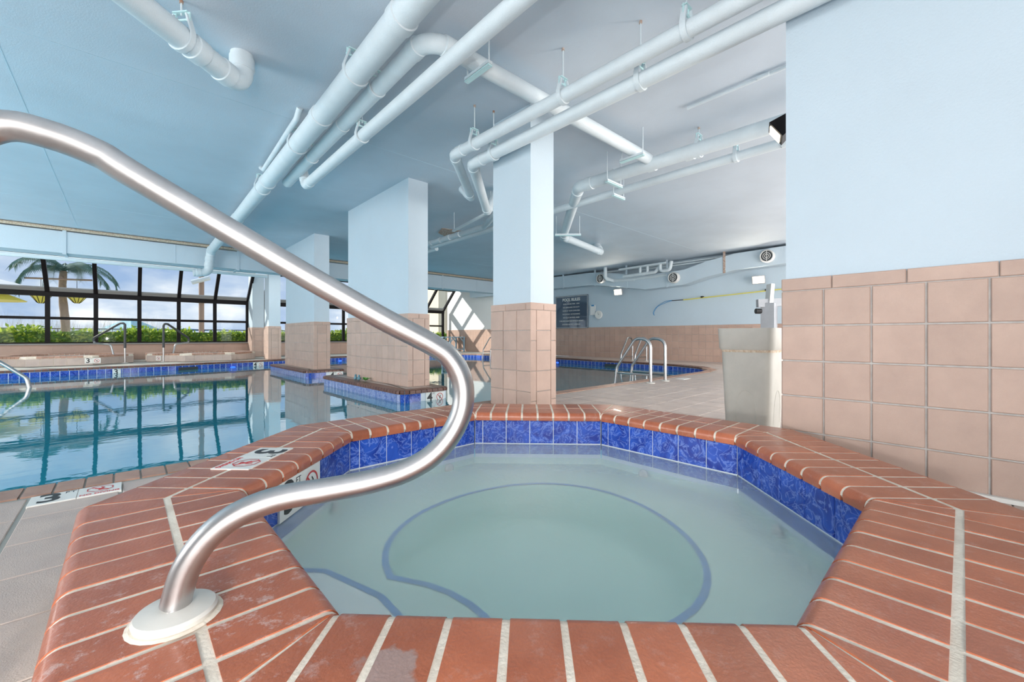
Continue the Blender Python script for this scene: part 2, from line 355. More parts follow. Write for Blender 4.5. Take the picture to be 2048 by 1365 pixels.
def marker(parent, o, u, v, num, words=False, w_=.152, hh=.15, sym_only=False, num_only=False):
    """depth marker made of two square tiles: number + FT, and the no diving sign"""
    F = frame(o, u, v)
    if not sym_only:
        a = link('depth_marker', slab_mesh(w_ - .002, hh - .002, .014, 'marker_white', 'depth_marker', .001), parent, F @ Matrix.Translation((-w_ / 2 if not num_only else 0, 0, .002)))
        X = -w_ / 2 if not num_only else 0
        text(a, num, .175 * hh / .15, F @ Matrix.Translation((X - w_ * .08, 0, .0022)), 'ink', .004)
        text(a, 'FT', .036, F @ Matrix.Translation((X + w_ * .34, hh * .33, .0022)), 'ink')
    if not num_only:
        b = link('depth_marker', slab_mesh(w_ - .002, hh - .002, .014, 'marker_white', 'depth_marker', .001), parent, F @ Matrix.Translation((w_ / 2 if not sym_only else 0, 0, .002)), label='white no diving tile with red circle')
        X = w_ / 2 if not sym_only else 0
        ring_sym(b, F @ Matrix.Translation((X, hh * .1 if words else 0, .0022)), hh * (.33 if words else .36), octa=words)
        if words: text(b, 'NO DIVING', .026, F @ Matrix.Translation((X, -hh * .37, .0022)), 'red_ink', .0006)

# ---------------------------------------------------------------- layout constants
CEIL = 3.08
XR, YF = 12.5, 18.5            # right wall, window wall
XL, YB = -8.0, -4.0
WX = 2.894
CX, CY, RI, RO = 1.28, 1.19, .985, 1.385
POOL = [(-7.9, 3.12), (.9, 3.12), (2.1, 3.72), (9.0, 3.78), (9.7, 3.92), (10.35, 4.4), (10.7, 5.1), (10.9, 6.6), (11.05, 9.0), (11.2, 12.5), (11.1, 14.2),
        (10.6, 15.3), (9.6, 15.9), (8.0, 16.1), (6.0, 15.9), (3.5, 15.05), (1.0, 14.45), (-2.0, 14.0), (-7.9, 13.5)]
WZ = -.165
SPA_OUT = octo(CX, CY, RO)

# ---------------------------------------------------------------- floor
floor = struct('floor')
holed('slab', [(XL, YB), (XR, YB), (XR, YF + .1), (XL, YF + .1)], [POOL, octo(CX, CY, RI + .04)], -.006, 'deck_grout', floor)
G = .305
cand = []
pool_out = offset(POOL, .12)
for i in range(-26, 43):
    for j in range(-24, 54):
        x = -.32 + G * i + G / 2; y = 2.90 - G * j + G / 2 - G
        if not (XL < x < XR and YB < y < YF): continue
        if inside((x, y), pool_out) or inside((x, y), octo(CX, CY, RO - .12)): continue
        if x > WX + .1 and x < WX + .3 and y < .6: continue
        cand.append((x, y))
fwd = Vector((.6798, .7334)); rgt = Vector((.7334, -.6798))
def view(x, y):
    v = Vector((x, y)); d = v.dot(fwd); return d, (v.dot(rgt) / d if d > .05 else 99)
vis = [p for p in cand if view(*p)[0] > .1 and abs(view(*p)[1]) < 1.5]
vis.sort(key=lambda p: view(*p)[0]); keep = set(vis[:295])
rest = MB()
for p in cand:
    if p in keep: tile_at(floor, (p[0], p[1], -.001), (1, 0, 0), (0, 1, 0), G - .015, G - .004, 'deck_tile', 'floor_tile')
    else: rest.box(p[0] - G / 2 + .004, p[0] + G / 2 - .004, p[1] - G / 2 + .002, p[1] + G / 2 - .002, -.012, -.001)
rest.obj('floor_tiling', 'deck_tile', floor, kind='stuff')

# ---------------------------------------------------------------- walls and ceiling
cl = struct('ceiling')
MB().box(XL, XR + .2, YB, 17.45, CEIL, CEIL + .25).obj('slab', 'ceiling_paint', cl)
sm = MB()
for y in (4.9, 10.6): sm.box(XL, XR, y, y + .012, CEIL - .0015, CEIL + .01)
for x in (-.75, 5.8): sm.box(x, x + .012, YB, 17.4, CEIL - .0015, CEIL + .01)
sm.obj('seam', 'paint', cl)
wb = struct('wall_back'); MB().box(XL, XR + .2, YB - .2, YB, 0, CEIL).obj('surface', 'paint', wb)
wl = struct('wall_left'); MB().box(XL - .2, XL, YB, YF, -.2, CEIL).obj('surface', 'paint', wl)

def tile_run(parent, origin, u, length, rows, m='beige_tile', pitch=.2065, first=None, cap=True, joint=.0085, z_cap=(1.012, 1.085), off=.0):
    """tiles on a wall: origin at one bottom end, u along the wall, z up"""
    u = Vector(u); o = Vector(origin); v = Vector((0, 0, 1))
    s = 0; first = first or pitch; cols = [(0, first)]
    s = first
    while s < length - .02: cols.append((s, min(s + pitch, length))); s += pitch
    for a, b in cols:
        for z0, z1 in rows:
            tile_at(parent, o + u * (a + b) / 2 + v * (z0 + z1) / 2, u, v, b - a - joint, z1 - z0 - joint, m)
    if cap:
        s = 0
        while s < length - .02:
            e = min(s + .305 * (.8 if s == 0 else 1), length)
            tile_at(parent, o + u * (s + e) / 2 + v * (z_cap[0] + z_cap[1]) / 2, u, v, e - s - .004, z_cap[1] - z_cap[0] - .003, m, 'cap_tile'); s = e
ROWS = [(0, .185), (.185, .392), (.392, .599), (.599, .805), (.805, 1.012)]

# near wall on the right of the hot tub
wr = struct('wall_near')
MB().box(WX + .035, WX + .43, YB, .725, 0, CEIL).obj('surface', 'paint', wr)
MB().box(WX + .012, WX + .45, YB, .735, 0, 1.075).obj('grout_bed', 'grout', wr)
tile_run(wr, (WX, .7405, 0), (0, -1, 0), 2.4, ROWS)
tile_run(wr, (WX + .45, .7405, 0), (-1, 0, 0), .45, ROWS, pitch=.225)
tb = MB().box(WX - .03, WX - .002, YB, .74, 0, .02); tb.obj('threshold', 'marker_white', wr)

# right wall of the pool hall
wy = struct('wall_right')
MB().box(XR, XR + .2, YB, 12.9, 0, CEIL).obj('surface', 'paint', wy)
MB().box(XR, XR + .2, 12.9, YF, 0, CEIL).obj('surface', 'paint_white_and_lit', wy)  # same wall paint, whitened near the windows to show sunlight on it
MB().box(XR - .012, XR, YB, YF, 0, 1.08).obj('grout_bed', 'grout', wy)
hi = []
y = 11.1
P_ = .2065
while y > 1.6:
    for z0, z1 in ROWS: tile_at(wy, (XR - .022, y - P_ / 2, (z0 + z1) / 2), (0, -1, 0), (0, 0, 1), P_ - .005, z1 - z0 - .005, 'far_tile', 'tile')
    tile_at(wy, (XR - .022, y - P_ / 2, 1.048), (0, -1, 0), (0, 0, 1), P_ - .005, .07, 'far_tile', 'cap_tile')
    y -= P_
rs = MB()
for y0, y1 in ((11.1, YF), (YB, y)):
    q = y0
    while q < y1 - .1:
        for z0, z1 in ROWS + [(1.012, 1.085)]: rs.box(XR - .022, XR - .01, q + .0025, q + P_ - .0025, z0 + .0025, z1 - .0025)
        q += P_
rs.obj('tiling', 'far_tile', wy, kind='stuff')

# window wall: low beige wall, columns of dark framed panes, sloped glazing above
wf = struct('wall_far')
MB().box(XL, XR, YF, YF + .18, -.05, .5).obj('surface', 'far_tile', wf)
lm = MB()
x = -4.0
while x < XR: lm.box(x, x + .60, YF - .008, YF + .001, .02, .47); x += .606
lm.obj('facing', 'far_tile', wf)
MB().box(XL, XR, YF - .1, YF + .22, .5, .535).obj('ledge', 'sash_grey', wf)
YT = 17.45
def window(name, xs):
    W = struct(name); ZR, Z2 = 2.07, 1.30
    sl = Vector((0, YT - YF, CEIL - ZR)).normalized(); nrm = Vector((1, 0, 0)).cross(sl)
    for x in xs:
        MB().box(x - .052, x + .052, YF - .03, YF + .07, .535, ZR).obj('mullion', 'bronze', W)
        MB().beam((x, YF, ZR), (x, YT, CEIL), .095, .10, up=nrm).obj('sloped_mullion', 'bronze', W)
    MB().box(xs[0] - .04, xs[-1] + .04, YF - .07, YF + .08, ZR - .12, ZR + .07).obj('rail', 'bronze', W)
    MB().box(xs[0], xs[-1], YF - .02, YF + .06, Z2 - .04, Z2 + .04).obj('rail', 'bronze', W)
    MB().box(xs[0], xs[-1], YF - .02, YF + .06, .535, .575).obj('rail', 'bronze', W)
    MB().box(xs[0], xs[-1], YT - .05, YT + .06, CEIL - .07, CEIL).obj('rail', 'bronze', W)
    for a, b in zip(xs, xs[1:]):
        for z0, z1 in ((.575, Z2 - .03), (Z2 + .03, ZR - .12)):
            MB().box(a + .04, b - .04, YF + .01, YF + .018, z0, z1).obj('pane', 'glass', W)
        p0 = Vector((0, YF, ZR)); L = (Vector((0, YT, CEIL)) - p0).length
        F = frame(((a + b) / 2, YF, ZR), (1, 0, 0), sl)
        g = MB().box(-(b - a) / 2 + .05, (b - a) / 2 - .05, .12, L - .05, -.004, .004); g.v = [tuple(F @ Vector(v)) for v in g.v]; g.obj('pane', 'glass', W)
        g = MB().box(-(b - a) / 2 + .05, (b - a) / 2 - .05, .07, .20, -.02, .03); g.v = [tuple(F @ Vector(v)) for v in g.v]; g.obj('sash', 'sash_grey', W)
    return W
window('window_1', [-7.82, -6.80, -5.78, -4.76, -3.73, -2.71, -1.69, -.67, .35, 1.37, 2.40, 3.42])
window('window_2', [3.95, 4.98, 6.02, 7.05, 8.09, 9.12, 10.16, 11.19, 12.22])

# ---------------------------------------------------------------- pool
pool = thing('swimming_pool', 'large indoor swimming pool with still turquoise water and blue tile waterline', 'pool')
pb = MB(); n = len(POOL)
pb.add([(x, y, -.006) for x, y in POOL] + [(x, y, -1.25) for x, y in POOL], [(i, (i + 1) % n, n + (i + 1) % n, n + i) for i in range(n)])
pb.obj('wall_lining', 'pool_plaster', pool)
holed('basin', POOL, [], -1.25, 'pool_plaster', pool)
holed('water', POOL, [], WZ, 'pool_water', pool)
def stations(poly, pitch, closed=True):
    out = []; n = len(poly)
    for i in range(n if closed else n - 1):
        a, b = Vector(poly[i]), Vector(poly[(i + 1) % n]); L = (b - a).length; k = max(1, round(L / pitch)); e = (b - a) / L
        for j in range(k): out.append((a + e * L * (j + .5) / k, e, L / k))
    return out
def nose_mesh(w_, depth, m, name='coping_brick', t=.05, r=.022):
    key = ('nose', round(w_, 3), depth, m)
    if key not in _tc:
        prof = [(0, -t), (0, -r)] + [(r - r * math.cos(a), -r + r * math.sin(a)) for a in (PI / 6, PI / 3, PI / 2)] + [(depth, 0), (depth, -t)]
        vs = [(s_ * w_ / 2, y, z) for s_ in (-1, 1) for y, z in prof]; k = len(prof)
        _tc[key] = MB().add(vs, [tuple(range(k)), tuple(range(2 * k - 1, k - 1, -1))] + [(i, k + i, k + (i + 1) % k, (i + 1) % k) for i in range(k)]).mesh(name, m)
    return _tc[key]
def coping(parent, poly, m, depth=.2, pitch=.105, limit=290, outward=True, z=.002, over=.015, joint=.009):
    """poly CCW. outward: bricks lie outside the polygon (pool edge), else inside (island)"""
    S = stations(poly, pitch); S.sort(key=lambda s: (0 if abs(view(*s[0])[1]) < 1.3 and view(*s[0])[0] > 0 else 1, view(*s[0])[0]))
    rest = MB()
    for i, (p, e, L) in enumerate(S):
        nrm = Vector((e.y, -e.x)) if outward else Vector((-e.y, e.x)); u = e if not outward else -e
        # local x along edge, y away from water
        q = p - nrm * over; F = frame((q.x, q.y, z), (u.x, u.y, 0), (nrm.x, nrm.y, 0))
        if (Vector((u.x, u.y, 0)).cross(Vector((nrm.x, nrm.y, 0)))).z < 0: F = frame((q.x, q.y, z), (-u.x, -u.y, 0), (nrm.x, nrm.y, 0))
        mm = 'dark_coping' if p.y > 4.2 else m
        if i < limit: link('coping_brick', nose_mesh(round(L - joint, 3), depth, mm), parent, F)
        else: rest.box(-L / 2 + joint / 2, L / 2 - joint / 2, 0, depth, -.05, 0, F)
    if rest.v: rest.obj('coping_run', m, parent, kind='stuff')
def wtiles(parent, poly, m, outward, limit=280, z1=-.05, h_=.152, skip=None, pitch=.1545):
    S = stations(poly, pitch); out = []
    S.sort(key=lambda s: view(*s[0])[0])
    c = 0
    for p, e, L in S:
        nrm = Vector((-e.y, e.x)) if outward else Vector((e.y, -e.x))   # towards the water
        if p.dot(nrm) > 0: continue                                     # faces away from where we stand
        if abs(view(*p)[1]) > 1.4: continue
        if skip and any((p - Vector(s)).length < .16 for s in skip): continue
        u = Vector((0, 0, 1)).cross(Vector((nrm.x, nrm.y, 0))) ; u = -u if u.cross(Vector((0, 0, 1))).dot(Vector((nrm.x, nrm.y, 0))) < 0 else u
        q = p + nrm * .004
        if c < limit: tile_at(parent, (q.x, q.y, z1 - h_ / 2), u, (0, 0, 1), L - .005, h_ - .004, m(p, e) if callable(m) else m, 'waterline_tile', t=.008)
        c += 1
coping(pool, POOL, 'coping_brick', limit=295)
MK = [(3.05, 14.94)]
wtiles(pool, POOL, 'blue_tile', True, skip=MK)
gb = MB()
for i in range(n):
    a, b = Vector(POOL[i]), Vector(POOL[(i + 1) % n]); gb.beam((a.x, a.y, -.14), (b.x, b.y, -.14), .006, .2)
gb.obj('tile_grout', 'white_grout', pool)
marker(pool, (3.05, 14.93, -.126), (.972, .235, 0), (0, 0, 1), '4')
marker(pool, (10.87, 5.95, -.126), (.1, -1, 0), (0, 0, 1), '4', sym_only=True)
marker(pool, (-1.05 + .9, 14.15, -.126), (.99, .15, 0), (0, 0, 1), '3', num_only=True)
marker(pool, (-.163, 2.822, .003), (1, 0, 0), (0, 1, 0), '3', words=True)
# skimmer mouths and underwater lights set in the pool wall
for (x, y, u) in ((1.28, 14.50, (.97, .24, 0)), (10.90, 7.3, (.06, -1, 0))):
    F = frame((x, y, -.13), u, (0, 0, 1)); s = MB(); s.box(-.22, .22, -.035, .035, -.02, .012, F); s.obj('skimmer_mouth', 'vent_dark', pool)
for (x, y, u) in ((2.35, 14.74, (.97, .24, 0)), (5.9, 15.85, (.95, .32, 0)), (11.1, 9.6, (.06, -1, 0))):
    F = frame((x, y, -.235), u, (0, 0, 1)); s = MB(); s.lathe([(.0, .0), (.10, .0), (.10, .03), (.07, .04), (0, .04)], (0, 0, 0), 20, None)
    s.v = [tuple(F @ Vector(v)) for v in s.v]; s.obj('underwater_light', 'pool_light_glow', pool, label='glowing blue underwater light')

# ---------------------------------------------------------------- pillars standing in and beside the pool
def pillar(X0, X1, Y0, Y1, label, ntile, base=0., top=CEIL, m='beige_tile'):
    P = thing('pillar', label, 'pillar')
    MB().box(X0 + .02, X1 - .02, Y0 + .02, Y1 - .02, 0, top).obj('shaft', 'paint', P)
    MB().box(X0 + .012, X1 - .012, Y0 + .012, Y1 - .012, 0, 1.078).obj('grout_bed', 'grout', P)
    L = Y1 - Y0; pt = L / ntile
    tile_run(P, (X0, Y1, 0), (0, -1, 0), L, ROWS, m, pitch=pt - 1e-5, joint=.005)
    tile_run(P, (X1, Y0, 0), (0, 1, 0), L, ROWS, m, pitch=pt - 1e-5, joint=.005) if L < 1 else None
    W = X1 - X0; s = .085
    for z0, z1 in ROWS: tile_at(P, ((X0 + X1) / 2, Y0, (z0 + z1) / 2), (1, 0, 0), (0, 0, 1), W - 2 * s - .006, z1 - z0 - .006, m)
    for xx in (X0 + s / 2, X1 - s / 2):
        z = 0
        for z1 in (.09, .395, .70, 1.012):
            tile_at(P, (xx, Y0, (z + z1) / 2), (1, 0, 0), (0, 0, 1), s - .005, z1 - z - .005, m, 'edge_tile'); z = z1
    for a, b in ((X0, (X0 + X1) / 2), ((X0 + X1) / 2, X1)):
        tile_at(P, ((a + b) / 2, Y0, 1.048), (1, 0, 0), (0, 0, 1), b - a - .005, .07, m, 'cap_tile')
    # top edge of the tiling
    MB().box(X0 + .001, X1 - .001, Y0 + .001, Y1 - .001, 1.07, 1.084).obj('cap_bed', m, P)
    return P
pillar(2.96, 3.345, 2.92, 3.54, 'pale blue square pillar beside the hot tub, tan tiles up to shoulder height', 3)
pillar(3.03, 3.40, 5.51, 7.80, 'wide blue wall-like pillar on the nearer tiled island in the pool', 11)
pillar(3.12, 3.49, 9.95, 12.25, 'wide pillar on the farther tiled island in the pool', 11)
pillar(3.42, 3.80, 15.35, 15.95, 'narrow far pillar at the pool edge, right one of two near the windows', 3)
pillar(3.42, 3.84, 17.75, 18.45, 'narrow pillar built into the window wall, left one of two near the windows', 3)

def island(X0, X1, Y0, Y1, label, r=.12, mk=None):
    I = thing('pillar_island', label, 'pool island')
    poly = []
    for cx, cy, a0 in ((X1 - r, Y0 + r, -90), (X1 - r, Y1 - r, 0), (X0 + r, Y1 - r, 90), (X0 + r, Y0 + r, 180)):
        for k in range(4): a = R(a0 + 30 * k); poly.append((cx + r * math.cos(a), cy + r * math.sin(a)))
    MB().prism(offset(poly, -.006), -1.2, -.004).obj('core', 'white_grout', I)
    MB().prism(offset(poly, -.16), -.02, -.0005).obj('deck_top', 'deck_tile', I)
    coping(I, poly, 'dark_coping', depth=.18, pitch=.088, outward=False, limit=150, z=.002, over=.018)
    S = [mk] if mk else None
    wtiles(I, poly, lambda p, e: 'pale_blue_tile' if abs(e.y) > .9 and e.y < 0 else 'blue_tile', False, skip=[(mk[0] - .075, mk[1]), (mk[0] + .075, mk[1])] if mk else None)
    if mk: marker(I, (mk[0], mk[1] - .006, -.126), (1, 0, 0), (0, 0, 1), '4')
    return I
island(2.74, 3.52, 5.16, 8.25, 'nearer pool island under the wide pillar, brown brick edge and blue tiles', mk=(3.27, 5.16))
island(2.86, 3.70, 9.62, 12.7, 'farther pool island under the second wide pillar', mk=(3.50, 9.62))

# ---------------------------------------------------------------- hot tubs
RIMZ = .24
def prof_pts(r0, r1, nose, z=0., t=.05, rn=.03):
    """brick profile from inner radius r0 to outer r1; nose -1 inner edge, +1 outer edge rounded"""
    if nose < 0:
        arc = [(r0 + rn - rn * math.cos(a), z - rn + rn * math.sin(a)) for a in [PI / 2 * k / 5 for k in range(6)]]
        return [(r0 + .002, z - t)] + arc + [(r1, z), (r1, z - t)]
    arc = [(r1 - rn + rn * math.sin(a), z - rn + rn * math.cos(a)) for a in [PI / 2 * k / 5 for k in range(6)]]
    return [(r0, z - t), (r0, z)] + arc + [(r1 - .002, z - t)]
def side_matrix(cx, cy, k, z):
    a = k * PI / 4; return frame((cx, cy, z), (-math.sin(a), math.cos(a), 0), (math.cos(a), math.sin(a), 0)), a
def hot_tub(cx, cy, label, detail=True, brick='brick', group=None, nb=8, marker_side=None):
    T = thing('hot_tub', label, 'hot tub', group)
    z = RIMZ; tn = math.tan(PI / 8); jm = .009
    def loc(k, s, r, zz):
        a = k * PI / 4; return (cx + r * math.cos(a) - s * math.sin(a), cy + r * math.sin(a) + s * math.cos(a), zz)
    half = RI * tn
    mid = (RI + RO) / 2
    def brick_obj(k, prof, f0, f1, name='brick', m=brick):
        vs = [loc(k, f0(r), r, z + dz) for r, dz in prof] + [loc(k, f1(r), r, z + dz) for r, dz in prof]; q = len(prof)
        MB().add(vs, [tuple(range(q)), tuple(range(2 * q - 1, q - 1, -1))] + [(i, q + i, q + (i + 1) % q, (i + 1) % q) for i in range(q)][::1]).obj(name, m, T, smooth=True)
    bm_ = MB()
    for k in range(8):
        if detail:
            w_ = 2 * half / nb
            for course, prof in ((0, prof_pts(RI, mid - jm, -1)), (1, prof_pts(mid + jm, RO, 1))):
                for j in range(nb):
                    a, b = -half + j * w_, -half + (j + 1) * w_; dz = random.uniform(-.0008, .0008)
                    ja = random.uniform(.0055, .0078)
                    brick_obj(k, [(r, q + dz) for r, q in prof], lambda r, a=a, ja=ja: a + ja, lambda r, b=b, ja=ja: b - ja)
                if course == 0:
                    p2 = [(max(r, RI + .03), q) for r, q in prof]
                    brick_obj(k, prof, lambda r: half + .006, lambda r: max(half + .008, r * tn - .006)); brick_obj(k, prof, lambda r: min(-half - .008, -r * tn + .006), lambda r: -half - .006)
                else:
                    brick_obj(k, prof, lambda r: half + .006, lambda r: r * tn - .006); brick_obj(k, prof, lambda r: -r * tn + .006, lambda r: -half - .006)
        # grout bed ring
        g = .0018
        prof = prof_pts(RI + g, RO - g, -1, -g)[:-2]; pr = [(p, q) for p, q in prof]
        arc = [(RO - g - .03 + .03 * math.sin(a), -g - .03 + .03 * math.cos(a)) for a in [PI / 2 * i / 5 for i in range(6)]]
        pr = pr + arc + [(RO - g, -RIMZ if True else 0)]
        pr[0] = (RI + .02, -.055)
        if not detail: pr = [(r, q + g) for r, q in pr]
        vs = [loc(k, -r * tn, r, z + q) for r, q in pr] + [loc(k, r * tn, r, z + q) for r, q in pr]; q = len(pr)
        bm_.add(vs, [(i, q + i, q + i + 1, i + 1) for i in range(q - 1)])
    bm_.obj('grout_bed', 'cream_grout', T, smooth=True)
    wz = z - .05 - .155
    # blue tiles under the brick nose, plaster below
    rt = RI + .012
    gw = MB()
    for k in range(8):
        W = 2 * rt * tn
        gw.add([loc(k, -W / 2, rt + .006, z - .045), loc(k, W / 2, rt + .006, z - .045), loc(k, W / 2, rt + .006, wz - .16), loc(k, -W / 2, rt + .006, wz - .16)], [(0, 1, 2, 3)])
        if detail:
            a = k * PI / 4; nrm = (-math.cos(a), -math.sin(a), 0); u = (math.sin(a), -math.cos(a), 0)   # u x z = nrm
            cuts = [0, .052] + [.052 + (W - .052) / 5 * i for i in range(1, 6)]
            for row, (z1, h_) in enumerate(((z - .05, .152), (wz - .003, .065))):
                for c0, c1 in zip(cuts, cuts[1:]):
                    s = W / 2 - (c0 + c1) / 2
                    if marker_side == k and row == 0 and .13 < (c0 + c1) / 2 < .52: pass
                    if marker_side == k and row == 0 and abs(-s + .0) < .0: continue
                    o = loc(k, s, rt, z1 - h_ / 2)
                    tile_at(T, o, u, (0, 0, 1), c1 - c0 - .005, h_ - .004, 'blue_tile', 'waterline_tile', t=.008)
    gw.obj('tile_grout', 'white_grout', T)
    P8 = octo(cx, cy, rt + .004)
    MB().add([(x, y, wz) for x, y in P8], [tuple(range(8))]).obj('water', 'spa_water', T, label='pale milky green water')
    return T, wz, P8
T, SWZ, P8 = hot_tub(CX, CY, 'near octagonal hot tub with red brick rim and milky green water', marker_side=3)
# basin: bench ring, deep well, blue line tiles, entry steps
BZ = SWZ - .13; DZ = SWZ - .30
n = 8
bn = MB(); bn.add([(x, y, SWZ - .09) for x, y in P8] + [(x, y, BZ) for x, y in P8], [(i, (i + 1) % 8, 8 + (i + 1) % 8, 8 + i) for i in range(8)]); bn.obj('basin_wall', 'plaster', T)
well = []
for i in range(48):
    a = 2 * PI * i / 48; r = .60 + .02 * math.sin(3 * a)
    well.append((CX + r * math.cos(a), CY + r * math.sin(a)))
# notch of the well where the second step bulges out from the west side
well2 = []
for x, y in well:
    d = math.hypot(x - .30, y - 1.02)
    if d < .50: f = .50 / d; x, y = .30 + (x - .30) * f, 1.02 + (y - 1.02) * f
    well2.append((x, y))
holed('bench', P8, [well2], BZ, 'plaster', T)
k = len(well2)
MB().add([(x, y, BZ) for x, y in well2] + [(x, y, DZ) for x, y in well2], [(i, (i + 1) % k, k + (i + 1) % k, k + i) for i in range(k)]).obj('well_wall', 'deep_plaster', T)
MB().add([(x, y, DZ) for x, y in well2], [tuple(range(k))]).obj('well_floor', 'deep_plaster', T)
wo = offset(well2, .024)
MB().add([(x, y, BZ + .003) for x, y in well2] + [(x, y, BZ + .003) for x, y in wo], [(i, (i + 1) % k, k + (i + 1) % k, k + i) for i in range(k)]).obj('bench_edge_tiling', 'line_tile', T)
st = [(.275, .62), (.52, .70), (.53, 1.12), (.46, 1.36), (.36, 1.46), (.275, 1.50)]
MB().prism(st, BZ, SWZ - .03).obj('entry_step', 'step_plaster', T)
so = [(.53, .70), (.54, 1.12), (.468, 1.365), (.365, 1.468), (.275, 1.508)]; si = [(.512, .70), (.52, 1.115), (.452, 1.35), (.355, 1.448), (.275, 1.488)]
e_ = MB(); e_.add([(x, y, SWZ - .028) for x, y in so] + [(x, y, SWZ - .028) for x, y in si] + [(x, y, BZ) for x, y in so],
       [(i, i + 1, 6 + i, 5 + i) for i in range(4)] + [(i, i + 1, 11 + i, 10 + i) for i in range(4)]); e_.obj('step_edge_tiling', 'line_tile', T)
for (x, y) in ((.62, 1.98), (2.2, 1.9), (2.28, .95)):
    pass
# depth markers of the hot tub: on the rim top and on the blue tile band
q = .7071
marker(T, (CX - q * 1.184 - q * .07, CY + q * 1.184 - q * .07, RIMZ + .0015), (-q, -q, 0), (q, -q, 0), '3', words=True, w_=.15)
marker(T, (.529 , 1.839, RIMZ - .05 - .076), (q, q, 0), (0, 0, 1), '3')
# small round jets in the basin wall
for a, s in ((90, -.2), (135, -.22), (0, .1), (-45, .05)):
    A = R(a); rr = RI - .0
    c = Vector((CX + rr * math.cos(A) - s * math.sin(A), CY + rr * math.sin(A) + s * math.cos(A), SWZ - .115))
    F = frame(c, (math.sin(A), -math.cos(A), 0), (0, 0, 1)); j = MB().lathe([(0, 0), (.03, 0), (.03, .008), (.02, .014), (0, .014)], (0, 0, 0), 16)
    j.v = [tuple(F @ Vector(v)) for v in j.v]; j.obj('water_jet', 'white_plastic', T)

# two hot tubs on the far deck
def far_tub(cx, cy, label, mk):
    T2, _, _ = hot_tub(cx, cy, label, detail=False)
    tn = math.tan(PI / 8)
    for k in (3, 4, 5, 6, 7):
        a = k * PI / 4; W = 2 * RO * tn; nrm = Vector((math.cos(a), math.sin(a), 0)); u = Vector((-math.sin(a), math.cos(a), 0))
        if view(cx + RO * nrm.x, cy + RO * nrm.y)[0] > 0 and Vector((cx, cy)).dot(nrm.xy) < 0 or True:
            for i in range(5):
                s = -W / 2 + W * (i + .5) / 5; c = Vector((cx, cy, .095)) + nrm * (RO + .004) + u * s
                tile_at(T2, c, u, (0, 0, 1), W / 5 - .006, .18, 'deck_tile', 'side_tile', t=.008)
    for k in range(8):
        a = k * PI / 4
        for r0, r1, ns_ in ((RI, 1.18, -1), (1.19, RO + .012, 1)):
            for i in range(8):
                w_ = 2 * RI * tn / 8; s = -RI * tn + w_ * (i + .5)
                b = MB(); F = frame((cx, cy, 0), (math.cos(a), math.sin(a), 0), (-math.sin(a), math.cos(a), 0))
                b.box(r0, r1, s - w_ / 2 + .005, s + w_ / 2 - .005, RIMZ - .045, RIMZ + .004, F); b.obj('brick', 'coping_brick', T2)
    if mk:
        marker(T2, mk[0], mk[1], (0, 0, 1), '3', hh=.14, w_=.15, sym_only=mk[2])
    return T2
far_tub(-1.2, 16.9, 'far hot tub on the left, low tan rim before the windows', ((-.62, 15.505, .11), (1, 0, 0), False))
far_tub(1.86, 16.9, 'far hot tub on the right, next to the narrow pillars', ((.72, 16.05, .11), (.707, -.707, 0), True))

# ---------------------------------------------------------------- hand rails
rail = thing('handrail', 'thick brushed steel handrail curving over the near hot tub', 'handrail')
# traced in its own vertical plane, direction (cos,sin) from the foot on the rim
Fx, Fy = .057, .958; dx, dy = .914, -.405
def onrail(px, py):   # baked: distance along the plane and height
    t = (px - 1024) / 835; a = .6798 + .7334 * t; b = .7334 - .6798 * t
    d = .9833 / (b + .443 * a); return (a * d, b * d, CAM_H - (py - 674) * d / 835)
RAILPTS = [onrail(*p) for p in ((352, 1205), (374, 1135), (418, 1073), (480, 1027), (560, 997), (650, 981), (740, 964), (810, 943), (865, 911), (904, 866), (925, 815), (925, 765), (905, 722), (870, 693), (773, 642), (656, 577), (480, 475), (260, 346), (200, 309), (100, 270), (0, 253))]
b0 = RAILPTS[0]
head = [(b0[0], b0[1], RIMZ - .02), (b0[0], b0[1], RIMZ + .02)]
tail = [(-.21, 1.076, 1.03), (-.265, 1.101, .99), (-.30, 1.116, .92), (-.31, 1.12, .8), (-.31, 1.12, .4), (-.31, 1.12, 0)]
MB().tube(spline(head + RAILPTS + tail, 5), .0235, 28).obj('tube', 'steel', rail, smooth=True)
F = Matrix.Translation((b0[0], b0[1], RIMZ + .0005))
MB().lathe([(.024, 0), (.060, 0), (.062, .008), (.058, .013), (.036, .018), (.0245, .019)], (b0[0], b0[1], RIMZ + .0025), 48).obj('base_flange', 'white_plastic', rail, smooth=True, label='white plastic flange')
MB().lathe([(.024, 0), (.060, 0), (.062, .008), (.058, .013), (.036, .018), (.0245, .019)], (-.31, 1.12, .0), 32).obj('base_flange', 'white_plastic', rail, smooth=True)
# mineral stain and rough mortar round the flange
MB().lathe([(.02, 0), (.070, 0), (.064, .0025), (.02, .0025)], (b0[0], b0[1], RIMZ + .0003), 24).obj('mortar_ring', 'cream_grout', rail)

